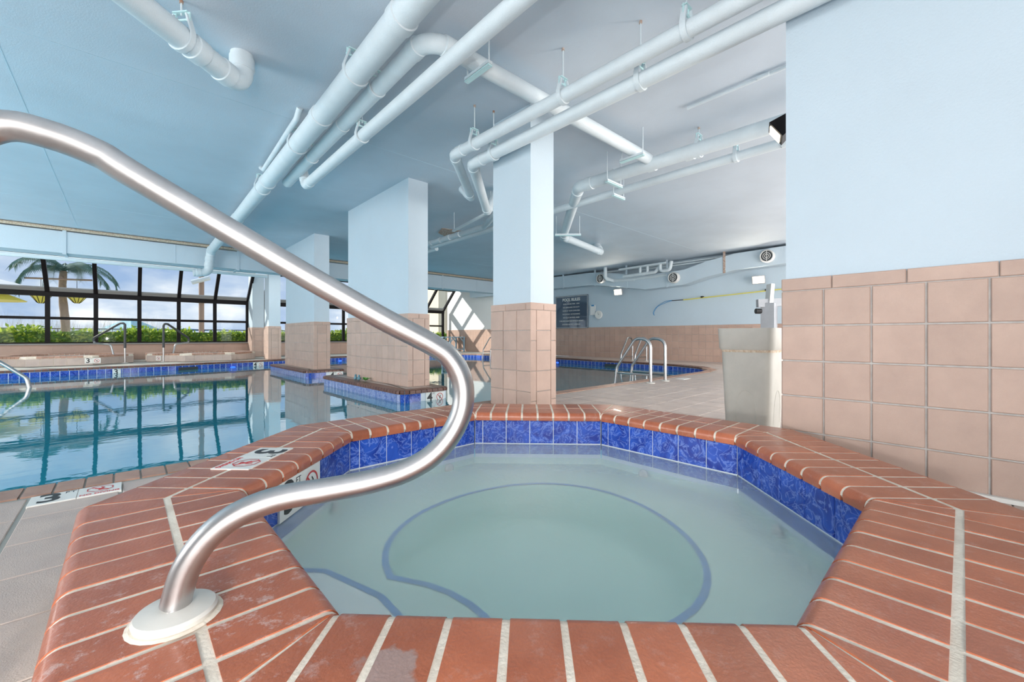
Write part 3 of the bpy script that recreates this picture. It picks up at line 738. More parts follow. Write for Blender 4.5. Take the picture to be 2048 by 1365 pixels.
def far_rail(px, py, ux, uy, label):
    r = thing('handrail', label, 'handrail', None)
    def P(s, z): return (px + ux * s, py + uy * s, z)
    low = fillet([P(0, 0), P(0, .36)], .01)
    path = fillet([P(0, 0), P(0, 1.12), P(.14, 1.12), P(.92, .70), P(.92, .56), P(.42, .52), P(.34, .24)], [.09, .1, .08, .08, .1], 6)
    MB().tube(path, .024, 12).obj('tube', 'steel', r, smooth=True)
    MB().tube(fillet([P(0, .42), P(0, 1.12), P(.14, 1.12), P(.92, .70), P(.92, .60)], [.09, .1, .06], 6), .029, 12).obj('grip_sleeve', 'dark_grip', r, smooth=True, label='dark rubber sleeve')
    MB().lathe([(.025, 0), (.07, 0), (.07, .012), (.025, .02)], P(0, 0), 20).obj('base_flange', 'white_plastic', r)
far_rail(.0, 15.95, -.70, .71, 'dark sleeved handrail at the far left hot tub')
far_rail(.83, 15.95, .70, .71, 'dark sleeved handrail at the far right hot tub')

pr = thing('handrail', 'steel pool handrail dipping into the water at the far left', 'handrail')
MB().tube(fillet([(-2.7, 11.3, -1.0), (-2.7, 11.3, .95), (-2.3, 11.3, .95), (-1.5, 11.3, .22), (-1.28, 11.3, .0), (-1.22, 11.3, -.3), (-1.5, 11.3, -.6), (-2.6, 11.3, -1.1)], [.1, .15, .2, .15, .1, .1], 6), .03, 12).obj('tube', 'steel', pr, smooth=True)

def ladder(ox, oy, ux, uy, label, off=.24):
    """ox,oy on the deck between the feet, u towards the water"""
    L = thing('pool_ladder', label, 'ladder'); vx, vy = -uy, ux
    for s in (-off, off):
        def P(a, z): return (ox + ux * a + vx * s, oy + uy * a + vy * s, z)
        MB().tube(fillet([P(0, 0), P(0, .69), P(.26, .72), P(.62, .22), P(.66, -.1), P(.66, -1.0)], [.14, .14, .12, .2], 7), .024, 14).obj('side_rail', 'steel_dull', L, smooth=True)
        MB().tube([P(0, .13), P(.66, .13)], .016, 10).obj('cross_bar', 'steel_dull', L, smooth=True)
        MB().lathe([(.025, 0), (.068, 0), (.068, .010), (.025, .02)], P(0, 0), 20).obj('base_flange', 'white_plastic', L)
    for z in (-.30, -.55, -.8):
        MB().beam((ox + ux * .66 + vx * -off, oy + uy * .66 + vy * -off, z), (ox + ux * .66 + vx * off, oy + uy * .66 + vy * off, z), .08, .03).obj('tread', 'steel_dull', L)
ladder(6.37, 3.37, 0, 1, 'near steel pool ladder standing on the deck, front one of two')
ladder(11.6, 6.75, -1, .02, 'far steel pool ladder against the tan tiled wall')
ladder(11.55, 13.3, -1, 0, 'pool ladder seen just left of the pillar beside the hot tub')

# ---------------------------------------------------------------- deck objects
bx, by, bth = 3.735, 1.155, R(0)
bn = thing('trash_bin', 'grey-white square plastic trash bin with chipped brown lip behind the hot tub', 'bin')
def rsq(h, r, cx, cy, th, n=5):
    pts = []
    for qx, qy, a0 in ((1, 1, 0), (-1, 1, 90), (-1, -1, 180), (1, -1, 270)):
        for k in range(n): a = R(a0 + 90 * k / (n - 1)); x, y = qx * (h - r) + r * math.cos(a), qy * (h - r) + r * math.sin(a); pts.append((cx + x * math.cos(th) - y * math.sin(th), cy + x * math.sin(th) + y * math.cos(th)))
    return pts
def loft(secs, name, m, parent):
    mb = MB(); k = len(secs[0][0]); vs = [(x, y, z) for P, z in secs for x, y in P]
    mb.add(vs, [(j * k + i, j * k + (i + 1) % k, (j + 1) * k + (i + 1) % k, (j + 1) * k + i) for j in range(len(secs) - 1) for i in range(k)] + [tuple(range(k))[::-1], tuple(range((len(secs) - 1) * k, len(secs) * k))])
    return mb.obj(name, m, parent, smooth=True)
S_ = lambda h, r=.05: rsq(h, r, bx, by, bth)
loft([(S_(.160), 0), (S_(.164), .02), (S_(.185), .60), (S_(.185), .645)], 'body', 'bin_plastic', bn)
loft([(S_(.187), .618), (S_(.190), .642)], 'chipped_edge', 'brown_edge', bn)
loft([(S_(.194, .05), .637), (S_(.202, .055), .652), (S_(.209, .055), .80), (S_(.209, .055), .807), (S_(.196, .05), .807), (S_(.192, .05), .66)], 'lip', 'bin_plastic', bn)
F = frame((bx, by, 0), (math.cos(bth), math.sin(bth), 0), (-math.sin(bth), math.cos(bth), 0))
rb = MB()      # moulded arch ribs on the faces
for sy in (0,):
    for a_, b_ in ((PI, 1.5 * PI), (1.5 * PI, 2 * PI)): pass
for ax in (0, 1):
    pts = []
    for i in range(11):
        a = PI * i / 10; s = .075 * math.cos(a); z = .06 + .26 * math.sin(a) ** .6; h = .1605 + .025 * (z / .6)
        p = (-h, s, z) if ax == 0 else (s, -h, z); pts.append(F @ Vector(p))
    rb.tube(pts, .004, 6)
rb.obj('moulded_rib', 'bin_plastic', bn)

# pool lift behind the bin
lf = thing('pool_lift', 'grey pool access lift with folded arm standing behind the trash bin', 'lift')
lx, ly = 7.9, 2.2
MB().prism(rsq(.16, .02, lx, ly, 0), 0, .06).obj('base', 'lift_grey', lf)
k = MB(); k.box(lx - .09, lx + .09, ly - .10, ly + .10, .05, 1.30); k.obj('column', 'lift_grey', lf)
k = MB(); k.beam((lx, ly, 1.28), (lx + .02, ly - .02, 1.62), .14, .06); k.obj('pivot', 'vent_white', lf)
k = MB(); k.beam((lx - .12, ly + .14, 1.30), (lx + .5, ly - .6, 1.34), .09, .13); k.obj('arm', 'lift_grey', lf)
for s in (0, .1):
    k = MB(); k.tube([(lx - .13 + s, ly + .16 - s, 1.17), (lx - .07 + s, ly + .10 - s, 1.17)], .045, 12); k.obj('roller', 'black_rubber', lf)
k = MB(); k.box(lx + .14, lx + .30, ly - .34, ly - .22, .3, 1.05); k.obj('seat_back', 'blue_grey', lf)
k = MB(); k.box(lx + .10, lx + .26, ly - .33, ly - .2, 1.02, 1.22); k.obj('head_rest', 'paint_white_and_lit', lf)

pl = MB(); pl.box(7.05, 7.33, 3.26, 3.40, -.001, .004); tag(pl.obj('drain_cover', 'marker_white'), 'white plastic cover plate on the deck right of the near ladder', 'cover')
# small toys on the island
def blob(name, c, r, m, parent, n=7):
    mb = MB(); prof = [(r * math.sin(PI * i / n) * 1.0, -r * math.cos(PI * i / n)) for i in range(1, n)]
    mb.lathe(prof, c, 12); mb.obj(name, m, parent, smooth=True)
g = thing('plant', 'small bright green plant sitting on the nearer pool island', 'plant')
for i in range(26):
    a = random.uniform(0, 2 * PI); l = random.uniform(.05, .11); c = (2.93, 6.75, .01); el = random.uniform(.3, 1.3)
    d = Vector((math.cos(a) * math.cos(el), math.sin(a) * math.cos(el), math.sin(el))); s = d.cross(Vector((0, 0, 1))).normalized() * .02; p = Vector(c)
    MB().add([p, p + d * l * .5 + s, p + d * l, p + d * l * .5 - s, p + d * l * .5 + Vector((0, 0, .004))], [(0, 1, 4), (1, 2, 4), (2, 3, 4), (3, 0, 4)]).obj('leaf', 'green_toy', g)
for i, (y, lb) in enumerate(((7.12, 'tiny blue-grey pebble figure on the island, left one beside the green plant'), (6.98, 'tiny blue-grey pebble figure on the island touching the green plant'))):
    g = thing('figurine', lb, 'figurine'); blob('body', (2.92, y, .03), .032, 'toy_blue', g); blob('head', (2.92, y, .075), .02, 'toy_blue', g)

# table in the far right corner
tb = thing('side_table', 'small blue-grey table with arched braces in the far right corner', 'table')
tx, ty = 12.0, 17.2
MB().box(tx - .5, tx + .42, ty - .38, ty + .38, .70, .745).obj('tabletop', 'blue_grey', tb)
for sx in (-.45, .37):
    for sy in (-.34, .34):
        MB().box(tx + sx - .03, tx + sx + .03, ty + sy - .03, ty + sy + .03, 0, .70).obj('leg', 'blue_grey', tb)
for sy in (-.34, .34):
    MB().beam((tx - .45, ty + sy, .12), (tx + .37, ty + sy, .12), .03, .04).obj('stretcher', 'blue_grey', tb)
    MB().beam((tx - .43, ty + sy, .48), (tx - .22, ty + sy, .69), .03, .04).obj('brace', 'blue_grey', tb)
    MB().beam((tx + .35, ty + sy, .48), (tx + .14, ty + sy, .69), .03, .04).obj('brace', 'blue_grey', tb)

# ---------------------------------------------------------------- ducts
dt = thing('air_duct', 'long painted sheet metal duct hung in front of the window wall', 'duct')
MB().box(XL, XR - .01, 13.05, 13.55, 2.53, 2.99).obj('duct_body', 'paint', dt)
MB().tube([(XL, 13.0, 3.04), (XR - .01, 13.0, 3.04)], .035, 10).obj('beige_pipe', 'brown_edge', dt, smooth=True, label='weathered beige pipe along the duct top')
MB().tube([(XL, 13.6, 2.48), (3.0, 13.6, 2.48)], .05, 10).obj('lower_pipe', 'pipe_paint', dt, smooth=True)
for x in (-4.2, -.95, 2.2, 5.4, 8.6): 
    k = MB(); k.box(x - .03, x + .03, 13.035, 13.05, 2.50, CEIL); k.box(x - .03, x + .03, 13.03, 13.57, 2.515, 2.53); k.obj('strap', 'paint', dt)
for x in (-6.0, -2.6, .9, 4.0, 7.0, 10.2):
    MB().box(x - .006, x + .006, 13.044, 13.056, 2.527, 2.993).obj('duct_seam', 'paint', dt)

d2 = thing('air_duct', 'wavy painted duct with round vents along the tan tiled side wall', 'duct')
prof = [(16.0, 1.87 + CAM_H), (10.6, 1.85 + CAM_H), (8.98, 1.83 + CAM_H), (8.35, 1.76 + CAM_H), (6.85, 1.50 + CAM_H), (5.56, 1.54 + CAM_H), (4.98, 1.69 + CAM_H), (4.19, 1.81 + CAM_H), (3.1, 1.83 + CAM_H), (-1.0, 1.85 + CAM_H)]
hd = .44; X1_, X0_ = XR - .02, XR - .42
mb = MB(); vs = []
for y, z in prof: vs += [(X0_, y, z), (X0_, y, z + hd), (X1_, y, z + hd), (X1_, y, z)]
mb.add(vs, [(4 * i + j, 4 * i + (j + 1) % 4, 4 * i + 4 + (j + 1) % 4, 4 * i + 4 + j) for i in range(len(prof) - 1) for j in range(4)] + [(0, 3, 2, 1), tuple(4 * (len(prof) - 1) + j for j in range(4))])
mb.obj('duct_body', 'paint', d2)
def dz(y):
    for (y0, z0), (y1, z1) in zip(prof, prof[1:]):
        if y1 <= y <= y0: return z0 + (z1 - z0) * (y0 - y) / (y0 - y1)
    return prof[-1][1]
for y in (10.2, 8.75, 7.5, 6.1, 4.45, 2.4):
    MB().box(X0_ - .012, X0_, y - .03, y + .03, dz(y) - .02, CEIL).obj('strap', 'paint' if y != 4.45 else 'rust', d2)
for y in (10.9, 8.45, 5.85, 3.38):
    z = dz(y) + .23; F = frame((X0_, y, z), (0, -1, 0), (0, 0, 1))
    v = MB().lathe([(0, 0), (.16, 0), (.165, .12), (.145, .15), (.13, .13), (0, .13)], (0, 0, 0), 28); v.v = [tuple(F @ Vector(p)) for p in v.v]; vo = v.obj('round_vent', 'vent_white', d2, smooth=True)
    v = MB().lathe([(0, .132), (.128, .132), (.128, .136), (0, .136)], (0, 0, 0), 24); v.v = [tuple(F @ Vector(p)) for p in v.v]; v.obj('vent_core', 'vent_dark', vo)
    v = MB()
    for r in (.045, .085): v.tube([(r * math.cos(2 * PI * i / 24), r * math.sin(2 * PI * i / 24), .142) for i in range(24)], .007, 6, closed=True)
    v.box(-.006, .006, -.13, .13, .138, .146); v.v = [tuple(F @ Vector(p)) for p in v.v]; v.obj('vent_ring', 'vent_white', vo)

# ---------------------------------------------------------------- ceiling pipes and hangers
ZC = CAM_H
def pipe(label, pts, r, bend=None, couplings=(), m='pipe_paint', name='ceiling_pipe'):
    P = thing(name, label, 'pipe')
    path = fillet(pts, bend or r * 1.6, 7) if len(pts) > 2 else [Vector(p) for p in pts]
    MB().tube(path, r, 24).obj('pipe_run', m, P, smooth=True)
    for (p, d) in couplings:
        p = Vector(p); d = Vector(d).normalized(); MB().tube([p - d * .05, p - d * .045, p + d * .045, p + d * .05], [r * 1.0, r * 1.10, r * 1.10, r * 1.0], 24).obj('coupling', m, P, smooth=True)
    return P
def corner_couplings(pts, r):
    out = []
    for i in range(1, len(pts) - 1):
        a, b, c = (Vector(pts[j]) for j in (i - 1, i, i + 1))
        out += [(b + (a - b).normalized() * (r * 2.6), a - b), (b + (c - b).normalized() * (r * 2.6), c - b)]
    return out
Z0 = [(.02, .10, ZC + 2.12), (1.35, 2.95, ZC + 2.12)]
pts = [(-.55, .6, ZC + 2.12), (.85, 2.02 + .04, ZC + 2.10), (.93, 3.19, ZC + 2.10)]
def pz(px, py, z):
    t = (px - 1024) / 835; d = z * 835 / (674 - py); return ((.6798 + .7334 * t) * d, (.7334 - .6798 * t) * d, ZC + z)
a = Vector(pz(272, 4, 2.08)); b = Vector(pz(484, 172, 2.08)); a0 = a + (a - b) * .8
pts = [a0, b, (b.x, b.y, CEIL)]
pipe('thick white pipe at upper left that elbows up into the ceiling', pts, .083, .13, corner_couplings(pts, .07) + [((a + b) / 2, b - a)])
p1a, p1b = Vector(pz(833, 0, 2.15)), Vector(pz(474.7, 437.8, 2.15)); dd = (p1b - p1a).normalized()
p1s = p1a - dd * 4.5; p1e = p1a + dd * ((12.82 - p1a.y) / dd.y)
pts = [p1s, p1e, (p1e.x - .05, 12.85, 2.35), (p1e.x - .35, 12.85, 2.32)]
pipe('fattest white ceiling pipe, running from top centre to the duct by the windows', pts, .095, .13, corner_couplings(pts, .075) + [(p1a + dd * k, dd) for k in (.2, 1.9, 4.2, 6.6)])
pA = Vector((1.59, 2.60, ZC + 2.15)); pB = Vector((1.66, 6.4, ZC + 2.15)); pC = Vector((4.62, 2.56, ZC + 2.13))
pts = [pB + Vector((0, .2, .15)), pB, pA, pC]
pipe('white pipe with a wide elbow at top centre, crossing over to the right', [pB, pA, pC], .066, .17, corner_couplings([pB, pA, pC], .066) + [(pA.lerp(pB, .45), pB - pA)])
pts = [(1.66, -3.9, ZC + 1.98), (1.735, 5.85, ZC + 1.98), (1.74, 6.02, CEIL)]
pipe('straight white pipe hung low in front of the crossing pipe, ending in a short rise', pts, .058, .09, corner_couplings(pts, .05))
pipe('short thin white pipe alongside the fattest pipe', [(1.31, 4.6, CEIL), (1.31, 4.72, ZC + 2.27), (1.38, 6.45, ZC + 2.27), (1.38, 6.6, CEIL)], .028, .05)
X4 = 2.62; pts = [(2.68, -3.9, ZC + 1.95), (2.585, 3.70, ZC + 1.95), (3.56, 4.68, ZC + 1.95), (3.60, 4.95, ZC + 2.15)]
pipe('upper of the two long white pipes passing above the near pillar', pts, .055, .08, corner_couplings(pts, .045))
pts = [(2.80, -3.9, ZC + 1.88), (2.80, 3.66, ZC + 1.90), (4.05, 4.92, ZC + 1.90), (4.3, 4.95, CEIL)]
pipe('lower of the two long white pipes, touching the top of the near wall', pts, .060, .08, corner_couplings(pts, .05))
pts = [(4.80, -2.0, ZC + 2.1), (4.62, 3.62, ZC + 2.08), (6.70, 5.66, ZC + 2.08), (8.6, 6.05, ZC + 2.08), (8.75, 6.3, CEIL)]
pipe('thick pipe behind the near pillar that zigzags towards the side wall', pts, .078, .12, corner_couplings(pts, .07) + [((4.68, 2.56, ZC + 2.09), (0, 1, 0)), ((4.70, 2.1, ZC + 2.09), (0, 1, 0))])
pipe('straight white pipe below the thick zigzag pipe', [(5.09, -2.0, ZC + 2.05), (5.12, 8.2, ZC + 2.05)], .052, None, [((5.09, 1.25, ZC + 2.05), (0, 1, 0))])
pipe('thin painted conduit on the ceiling near the right edge', [(4.17, 1.89, ZC + 2.31), (4.10, -1.0, ZC + 2.31)], .016, None, [((4.14, 1.2, ZC + 2.31), (0, 1, 0))], name='conduit')
pipe('grey pipe with ring clamps seen between the wide pillar and the near pillar', [(5.0, 10.8, ZC + 2.08), (5.02, 6.2, ZC + 2.10), (4.6, 5.3, ZC + 2.12)], .055, .1, [((5.0, 7.0 + .35 * i, ZC + 2.09), (0, 1, 0)) for i in range(6)])
pipe('curved pipe stub dropping from the ceiling left of the near pillar', [(5.55, 10.0, CEIL), (5.55, 10.0, ZC + 2.12), (5.5, 8.6, ZC + 2.12)], .05, .12)
st_ = thing('strut_channel', 'slanted white strut channel beside the near pillar top', 'channel'); MB().beam((4.55, 6.55, ZC + 2.0), (4.30, 5.1, ZC + 2.02), .045, .03).obj('channel', 'pipe_paint', st_)
for p in ((4.54, 6.5), (4.31, 5.15)): MB().tube([(*p, ZC + 1.98), (*p, CEIL)], .006, 8).obj('rod', 'pipe_paint', st_)
hole = MB(); hole.prism([(5.0, 7.6), (5.5, 7.5), (5.75, 7.9), (5.5, 8.2), (5.15, 8.0)], CEIL - .01, CEIL + .001); tag(hole.obj('rust_patch', 'rust'), 'rusty broken ceiling patch left of the near pillar', 'patch')
# cluster of small pipes over the side duct
cp = thing('pipe_cluster', 'cluster of small drain pipes and traps above the wavy duct', 'pipes')
for pts, r in (([(12.3, -2, 2.98), (12.25, 12.6, 2.98)], .028), ([(12.2, -2, 2.91), (12.2, 7.0, 2.90)], .022), ([(11.9, 8.2, CEIL), (11.9, 8.2, 2.72), (12.1, 8.0, 2.62), (12.1, 7.2, 2.60)], .06),
               ([(11.9, 7.5, 2.70), (11.9, 6.4, 2.72), (11.9, 6.2, 2.9)], .05), ([(11.9, 6.9, 2.95), (11.9, 6.9, 2.70), (11.9, 6.65, 2.70), (11.9, 6.65, 2.95)], .045), ([(11.85, 6.2, 2.98), (11.85, 6.2, 2.72), (11.85, 5.9, 2.72), (11.85, 5.85, 2.98)], .05),
               ([(11.8, 7.6, 2.93), (11.8, 6.0, 2.95)], .03), ([(12.1, 6.1, 2.62), (12.1, 7.9, 2.60)], .05)):
    MB().tube(fillet(pts, .09, 5) if len(pts) > 2 else [Vector(p) for p in pts], r, 12).obj('pipe_run', 'pipe_paint', cp, smooth=True)
MB().tube([(12.12, -1.0, 2.86), (12.12, 4.4, 2.86)], .02, 8).obj('pipe_run', 'rust', cp, label='rusty conduit')

def clevis(x, y, z, r, ux, uy, label, col='hanger_paint', rodcol='rust'):
    H = thing('pipe_hanger', label, 'pipe hanger'); u = Vector((ux, uy, 0)).normalized(); s = Vector((-u.y, u.x, 0)); c = Vector((x, y, z))
    rr = r + .006; pts = [c + s * (rr * .55) + Vector((0, 0, rr + .07)), c + s * rr + Vector((0, 0, rr * .4))] + [c + s * rr * math.cos(a) - Vector((0, 0, rr * math.sin(a))) for a in [PI * i / 10 for i in range(11)]] + [c - s * rr + Vector((0, 0, rr * .4)), c - s * (rr * .55) + Vector((0, 0, rr + .07))]
    mb = MB(); k = len(pts); wv = u * .019; th = .006; vs = []
    for i, p in enumerate(pts):
        d = (pts[min(i + 1, k - 1)] - pts[max(i - 1, 0)]).normalized(); nrm = d.cross(u) * th
        vs += [p - wv - nrm, p + wv - nrm, p + wv + nrm, p - wv + nrm]
    mb.add(vs, [(4 * i + j, 4 * i + (j + 1) % 4, 4 * i + 4 + (j + 1) % 4, 4 * i + 4 + j) for i in range(k - 1) for j in range(4)]); mb.obj('strap', 'pipe_paint', H, smooth=True)
    yk = MB(); top = c + Vector((0, 0, rr + .085))
    yk.beam(top - s * (rr * .62), top + s * (rr * .62), .034, .008); yk.beam(top - s * (rr * .6), top - s * (rr * .6) - Vector((0, 0, .06)), .006, .034, up=s); yk.beam(top + s * (rr * .6), top + s * (rr * .6) - Vector((0, 0, .06)), .006, .034, up=s); yk.obj('yoke', col, H)
    MB().tube([c - s * (rr * .8) + Vector((0, 0, rr + .035)), c + s * (rr * .8) + Vector((0, 0, rr + .035))], .007, 10).obj('bolt', 'hanger_paint', H)
    MB().tube([top - Vector((0, 0, .02)), Vector((top.x, top.y, CEIL))], .006, 8).obj('rod', 'pipe_paint', H)
    MB().tube([Vector((top.x, top.y, CEIL - .02)), Vector((top.x, top.y, CEIL))], .012, 6).obj('rod_nut', 'rust', H)
def strut(x, y, z, ux, uy, L, label):
    """short channel under a pipe with a rod at each end"""
    H = thing('pipe_hanger', label, 'pipe hanger'); s = Vector((ux, uy, 0)).normalized(); c = Vector((x, y, z))
    MB().beam(c - s * L / 2, c + s * L / 2, .04, .022).obj('channel', 'pipe_paint', H); MB().beam(c - s * L / 2 - Vector((0, 0, .022)), c + s * L / 2 - Vector((0, 0, .022)), .04, .012).obj('channel', 'hanger_paint', H)
    for k in (-.45, .45):
        p = c + s * L * k; MB().tube([p - Vector((0, 0, .03)), Vector((p.x, p.y, CEIL))], .006, 8).obj('rod', 'pipe_paint', H)
m0 = a.lerp(b, .36); dv = (b - a)
clevis(m0.x, m0.y, m0.z, .083, dv.x, dv.y, 'rust-stained hanger on the thick pipe at upper left')
for k, lb in ((1.0, 'hanger on the fattest pipe nearest the camera'), (2.7, 'second hanger along the fattest pipe'), (4.5, 'third hanger along the fattest pipe'), (8.3, 'hanger on the fattest pipe close to the far duct')):
    c = p1a + dd * k; clevis(c.x, c.y, c.z, .095, dd.x, dd.y, lb)
clevis(1.60, 3.45, ZC + 2.15, .066, 0, 1, 'hanger round the elbowed pipe near its bend'); clevis(1.64, 5.3, ZC + 2.15, .066, 0, 1, 'hanger round the elbowed pipe near its far end')
clevis(1.717, 4.03, ZC + 1.98, .058, 0, 1, 'wire-thin hanger on the low straight pipe')
for y, lb in ((3.35, 'hanger at the far elbow of the upper long pipe'), (2.2, 'aqua hanger on the upper long pipe, halfway along'), (1.19, 'large aqua hanger on the upper long pipe, top right')):
    clevis(2.585 + (3.7 - y) * .0125, y, ZC + 1.95, .055, 0, 1, lb)
for y, lb in ((3.3, 'hanger at the far elbow of the lower long pipe'), (1.62, 'rust-spotted hanger on the lower long pipe')):
    clevis(2.80, y, ZC + 1.895, .060, 0, 1, lb)
clevis(4.70, 2.0, ZC + 2.09, .078, 0, 1, 'aqua hanger on the thick zigzag pipe'); clevis(5.10, 1.75, ZC + 2.05, .052, 0, 1, 'hanger on the straight pipe below the zigzag pipe')
strut(2.02, 2.57, ZC + 2.075, 0, 1, .30, 'strut hanger under the crossing pipe, left one'); strut(4.24, 2.56, ZC + 2.05, 0, 1, .30, 'strut hanger under the crossing pipe, right one by its end')
strut(4.62, 3.05, ZC + 1.98, 1, 0, .34, 'strut hanger under the thick zigzag pipe'); strut(5.11, 3.3, ZC + 1.985, 1, 0, .28, 'strut hanger under the straight pipe behind the near pillar')
strut(6.3, 5.2, ZC + 1.985, 1, -1, .5, 'strut hanger under the slanted part of the zigzag pipe')

# ---------------------------------------------------------------- flood lights, wall items
def flood(loc, yaw, pitch, label, w_=.32, h_=.22, power=25, hm='lift_grey'):
    L = thing('flood_light', label, 'flood light')
    F = Matrix.Translation(loc) @ Matrix.Rotation(yaw, 4, 'Z') @ Matrix.Rotation(pitch, 4, 'X')      # faces local -Y
    mb = MB(); vs = [(-w_ / 2, -.07, -h_ / 2), (w_ / 2, -.07, -h_ / 2), (w_ / 2, -.07, h_ / 2), (-w_ / 2, -.07, h_ / 2), (-w_ / 3, .07, -h_ / 3), (w_ / 3, .07, -h_ / 3), (w_ / 3, .07, h_ / 3), (-w_ / 3, .07, h_ / 3)]
    mb.add([F @ Vector(v) for v in vs], [(0, 1, 2, 3), (5, 4, 7, 6), (0, 4, 5, 1), (1, 5, 6, 2), (2, 6, 7, 3), (3, 7, 4, 0)]); mb.obj('housing', hm, L)
    g = MB().box(-w_ / 2 + .02, w_ / 2 - .02, -.078, -.072, -h_ / 2 + .02, h_ / 2 - .02, F); g.obj('lamp_lens', 'lamp_glow', L)
    MB().beam(F @ Vector((0, .05, 0)), F @ Vector((0, .20, .03)), .04, .04).obj('bracket', 'lift_grey', L)
    p = F @ Vector((0, -.12, 0)); aim = F @ Vector((0, -3, 0)); l = light('flood_lamp', 'AREA', p, power, (1, .90, .74), aim, w_ - .05, h_ - .05)
flood((XR - .16, 7.95, ZC + 1.53), R(-90), R(12), 'lit flood light below the wavy duct, next to the pool rules sign')
flood((XR - .16, 3.66, ZC + 1.52), R(-90), R(12), 'lit flood light above the yellow pole on the side wall')
flood((3.45, .86, ZC + 1.50), R(197), R(35), 'flood light on the back of the near wall, half hidden by its edge', .17, .14, 10, 'bronze')

sg = thing('pool_rules_sign', 'dark blue framed pool rules board on the side wall', 'sign')
F = frame((XR - .04, 10.12, ZC + .94), (0, -1, 0), (0, 0, 1))
k = MB(); k.box(-.78, .78, -.62, .62, -.02, .01, F); k.obj('board', 'sign_blue', sg)
k = MB()
for q in ((-.76, .76, .59, .60), (-.76, .76, -.60, -.59), (-.76, -.75, -.6, .6), (.75, .76, -.6, .6)): k.box(*q, .01, .012, F)
k.obj('border', 'marker_white', sg)
text(sg, 'POOL RULES', .15, F @ Matrix.Translation((0, .47, .012)), 'marker_white', .004)
for i, s in enumerate(('POOL HOURS 9AM - 10PM', 'NO LIFEGUARD ON DUTY', 'SWIM AT YOUR OWN RISK', 'NO DIVING  NO RUNNING', 'NO GLASS IN POOL AREA', 'CHILDREN MUST BE WITH AN ADULT', 'SHOWER BEFORE ENTERING')):
    text(sg, s, .068, F @ Matrix.Translation((0, .31 - .13 * i, .012)), 'marker_white', .0005)
nb_ = thing('notice_sheet', 'white paper notice right of the pool rules board', 'notice')
F = frame((XR - .03, 9.13, ZC + .97), (0, -1, 0), (0, 0, 1)); MB().box(-.11, .11, -.18, .17, -.01, .008, F).obj('sheet', 'umbrella_white', nb_); MB().box(-.06, .06, .14, .19, .0, .016, F).obj('clip', 'hook_blue', nb_)
ck = thing('wall_clock', 'round white wall clock beside the paper notice', 'clock')
F = frame((XR - .02, 8.87, ZC + .79), (0, -1, 0), (0, 0, 1))
for nm, pr_, m_ in (('case', [(0, 0), (.15, 0), (.15, .04), (.135, .045), (0, .04)], 'umbrella_white'), ('face', [(0, .041), (.128, .041), (.128, .046), (0, .046)], 'marker_white')):
    v = MB().lathe(pr_, (0, 0, 0), 32); v.v = [tuple(F @ Vector(p)) for p in v.v]; v.obj(nm, m_, ck, smooth=nm == 'case')
v = MB(); v.beam((0, 0, .048), (.05, .03, .048), .006, .002); v.beam((0, 0, .048), (-.02, .085, .048), .005, .002); v.v = [tuple(F @ Vector(p)) for p in v.v]; v.obj('hand', 'ink', ck)
hk = thing('rescue_hook', 'yellow pole with a blue shepherd crook hung on the side wall', 'rescue pole')
MB().tube([(XR - .08, 5.75, ZC + 1.12), (XR - .08, 2.2, ZC + 1.27)], .016, 10).obj('pole', 'yellow', hk, smooth=True)
MB().tube([(XR - .08, 6.15, ZC + 1.12), (XR - .08, 5.75, ZC + 1.12)], .012, 8).obj('coupler', 'black_rubber', hk)
for o_ in (0, .06):
    MB().tube(spline([(XR - .08, 6.1, ZC + 1.13), (XR - .08 - o_, 6.35, ZC + 1.10 - o_), (XR - .08 - o_, 6.62 - o_, ZC + .95), (XR - .08 - o_, 6.74 - o_, ZC + .78), (XR - .08, 6.70, ZC + .68)], 5), .008, 8).obj('crook', 'hook_blue', hk, smooth=True)
for y in (5.2, 3.52): MB().box(XR - .1, XR - .0, y - .03, y + .03, ZC + 1.12 + (5.75 - y) * .042, ZC + 1.17 + (5.75 - y) * .042).obj('wall_clip', 'black_rubber', hk)

# ---------------------------------------------------------------- outside
gr = struct('trim_ground'); gr.name = 'ground'
MB().box(-120, 160, YF + .2, 60, -.4, -.05).obj('surface', 'sand', gr)
se = struct('sea'); MB().box(-1500, 1500, 60, 1600, -1.2, -1.0).obj('surface', 'sea', se)
hd_ = thing('hedge', 'clipped leafy green hedge growing along the outside of the windows', 'hedge')
lf_ = MB(); lt_ = MB()
for i in range(15000):
    x = random.uniform(-6.5, 13.5); hh = .88 + .07 * math.sin(x * 1.9) + .05 * math.sin(x * 5.1); fr = random.random()
    if fr < .62: y, z = 19.35 + random.uniform(-.08, .12), random.uniform(.02, hh)
    else: y, z = random.uniform(19.3, 20.1), hh + random.gauss(0, .04)
    s = random.uniform(.04, .085); d = Vector((random.gauss(0, 1), random.gauss(-.5, 1), random.gauss(.3, .8))).normalized(); e = d.orthogonal().normalized(); e.rotate(Matrix.Rotation(random.random() * 6.28, 3, d))
    f_ = d.cross(e); p = Vector((x, y, z)); (lt_ if random.random() < .42 else lf_).add([p, p + e * s + f_ * s * .5, p + e * s * 2, p + e * s - f_ * s * .5], [(0, 1, 2, 3)])
lf_.obj('foliage', 'leaf', hd_, kind='stuff'); lt_.obj('new_foliage', 'leaf_light', hd_, kind='stuff', label='fresh yellow-green leaves')
MB().box(-6.5, 13.5, 19.42, 20.05, -.05, .9).obj('inner_growth', 'leaf', hd_)

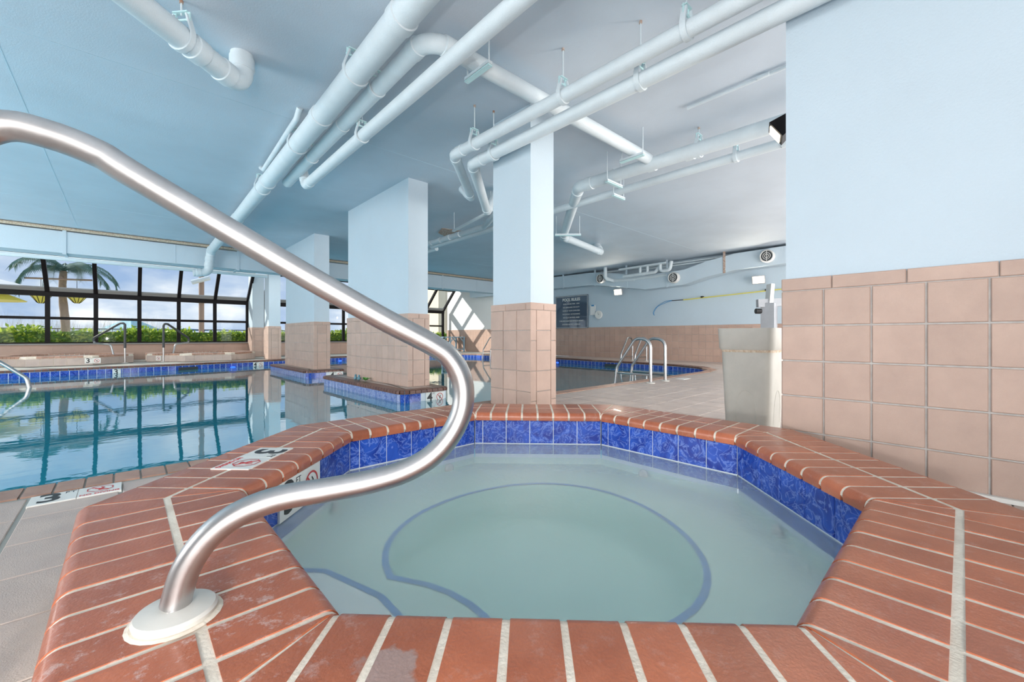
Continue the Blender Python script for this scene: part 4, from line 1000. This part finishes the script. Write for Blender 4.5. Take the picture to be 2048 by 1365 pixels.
def palm(x, y, h):
    P = thing('palm_tree', 'palm tree with ringed trunk outside the windows', 'tree')
    MB().tube([(x + .05 * math.sin(i * .5), y, h * i / 12) for i in range(13)], [.165 - .004 * i + (.012 if i % 2 else 0) for i in range(13)], 16).obj('trunk', 'trunk', P, smooth=True)
    for k in range(15):
        az = 2 * PI * k / 15 + random.uniform(-.15, .15); up = random.uniform(.2, 1.2); fr = MB(); L = random.uniform(1.9, 2.5); prev = Vector((x, y, h)); el = up
        d = Vector((math.cos(az), math.sin(az), 0)); pts = [prev.copy()]
        for i in range(10):
            prev = prev + (d * math.cos(el) + Vector((0, 0, 1)) * math.sin(el)) * L / 10; el -= .24; pts.append(prev.copy())
        fr.tube(pts, [.02 - .0017 * i for i in range(11)], 5)
        s = Vector((-d.y, d.x, 0))
        for i in range(1, 10):
            for q in (0, .25, .5, .75):
                p = pts[i].lerp(pts[i + 1], q)
                for sg_ in (-1, 1):
                    tip = p + s * sg_ * .55 * (1 - i / 14) + Vector((0, 0, -.30)) + d * .12; fr.add([p, p + d * .035, tip, p - d * .01 + Vector((0, 0, .005))], [(0, 1, 2), (0, 2, 3)])
        fr.obj('frond', 'frond', P)
palm(-2.05, 28.0, 3.75)
def aty(px, py, Y):
    t = (px - 1024) / 835; d = Y / (.7334 - .6798 * t); return Vector(((.6798 + .7334 * t) * d, Y, CAM_H + (674 - py) * d / 835))
am = thing('cross_arm', 'long grey cross arm behind the palm holding lanterns', 'pole')
MB().tube([aty(48, 556, 27.6), aty(185, 561, 27.6)], .04, 8).obj('arm', 'pole_wood', am)
MB().tube([aty(122, 556, 27.6), aty(122, 556, 27.6) * 1 + Vector((0, .3, 0))], .06, 8).obj('bracket', 'pole_wood', am)
for (px, lb) in ((82, 'yellow ribbed lantern hanging left of the palm trunk'), (154, 'yellow ribbed lantern hanging right of the palm trunk')):
    c = aty(px, 607, 27.6); L = thing('lantern', lb, 'lantern'); R_ = .42 if px > 100 else .38
    pf = [(.06, 0), (.12, .04), (R_ * .6, .22), (R_, .42), (R_ * .96, .44)]
    MB().lathe(pf, c, 20).obj('shade', 'yellow', L)
    for k in range(10):
        A = 2 * PI * k / 10; MB().tube([c + Vector(((r + .008) * math.cos(A), (r + .008) * math.sin(A), z)) for r, z in pf], .012, 5).obj('rib', 'bronze', L)
    top = c + Vector((0, 0, .43)); MB().tube([top, Vector((top.x, top.y, aty(px, 557, 27.6).z))], .01, 6).obj('cord', 'bronze', L)
up = thing('utility_pole', 'weathered wooden pole with short cross piece outside the windows', 'pole')
c = aty(403, 674, 30)
MB().tube([(c.x, 30, 0), (c.x, 30, 7)], .13, 14).obj('post', 'pole_wood', up, smooth=True)
MB().tube([(c.x - .45, 29.9, 3.85), (c.x + .35, 29.6, 4.15)], .13, 12).obj('cross_piece', 'pipe_paint', up, smooth=True)
MB().box(c.x - .22, c.x + .22, 29.78, 30.22, 2.7, 2.8).obj('band', 'pole_wood', up)
um = thing('parasol', 'yellow and white parasol edge at the far left outside', 'parasol')
c = aty(-46, 600, 25)
MB().lathe([(1.25, 0), (1.2, .03), (.7, .28), (.05, .5)], c, 16).obj('canopy', 'yellow', um); MB().lathe([(1.6, .42), (1.58, .48), (.9, .72), (.05, .95)], c, 16).obj('upper_canopy', 'umbrella_white', um)
MB().tube([(c.x, c.y, 0), (c.x, c.y, c.z + .9)], .03, 8).obj('pole', 'umbrella_white', um)
for px, Y, w_, lb, m_ in ((262, 34, 1.5, 'pale teal beach canopy beyond the hedge', 'canvas_teal'), (375, 33, 1.1, 'dark blue beach canopy beyond the hedge', 'canvas_blue'), (335, 41, 2.0, 'long low blue awning beyond the hedge', 'canvas_blue')):
    c = aty(px, 662, Y); u_ = thing('beach_canopy', lb, 'canopy'); h_ = .75 if m_ == 'canvas_teal' else .14
    MB().lathe([(w_, 0), (w_ * .97, .05), (.1, h_)], c, 4 if m_ == 'canvas_teal' else 12).obj('canopy', m_, u_); MB().tube([(c.x, c.y, 0), (c.x, c.y, c.z + .1)], .03, 6).obj('pole', 'umbrella_white', u_)
fn = thing('fence', 'low dark wire fence beyond the hedge', 'fence')
MB().beam((-9, 31, 1.15), (22, 31, 1.15), .03, .05).obj('top_rail', 'bronze', fn)
for i in range(60): MB().box(-9 + i * .5, -8.98 + i * .5, 30.99, 31.01, 0, 1.15).obj('picket', 'bronze', fn)
gs = MB()
for i in range(1400):
    x = random.uniform(-9, 1.5); y = random.uniform(24, 30); h_ = random.uniform(1.1, 1.9); a = random.gauss(.1, .16)
    gs.add([(x, y, 0), (x + .012, y, 0), (x + h_ * a, y, h_)], [(0, 1, 2)])
tag(gs.obj('dune_grass', 'dune_grass', kind='stuff'), 'thin dune grass behind the hedge at left', 'grass')
bd = thing('building', 'cream clapboard building outside the far right window', 'building')
MB().box(14.2, 22, 22.0, 30, -.05, 7).obj('walls', 'cream_siding', bd)
for i in range(12): MB().box(14.2 + i * .55, 14.215 + i * .55, 21.98, 22.0, 0, 7).obj('batten', 'brown_edge', bd)
MB().box(14.0, 22.2, 21.7, 30.2, 7, 7.3).obj('roof', 'sash_grey', bd)
bpy.data.curves.remove(bpy.data.curves['font_probe'])

GROUPS = {'pillar': 'pale blue pillars with tan tiled bases', 'pillar_island': 'tiled islands in the pool', 'hot_tub': 'octagonal hot tubs', 'handrail': 'steel handrails', 'pool_ladder': 'steel pool ladders',
          'ceiling_pipe': 'painted pipes under the ceiling', 'pipe_hanger': 'hangers holding the ceiling pipes', 'flood_light': 'flood lights on the walls', 'lantern': 'yellow lanterns on the cross arm',
          'air_duct': 'painted air ducts', 'beach_canopy': 'canopies beyond the hedge', 'figurine': 'tiny figures on the pool island'}
for o in bpy.data.objects:
    k = o.name.split('.')[0]
    if o.parent is None and k in GROUPS and 'label' in o: o['group'] = GROUPS[k]
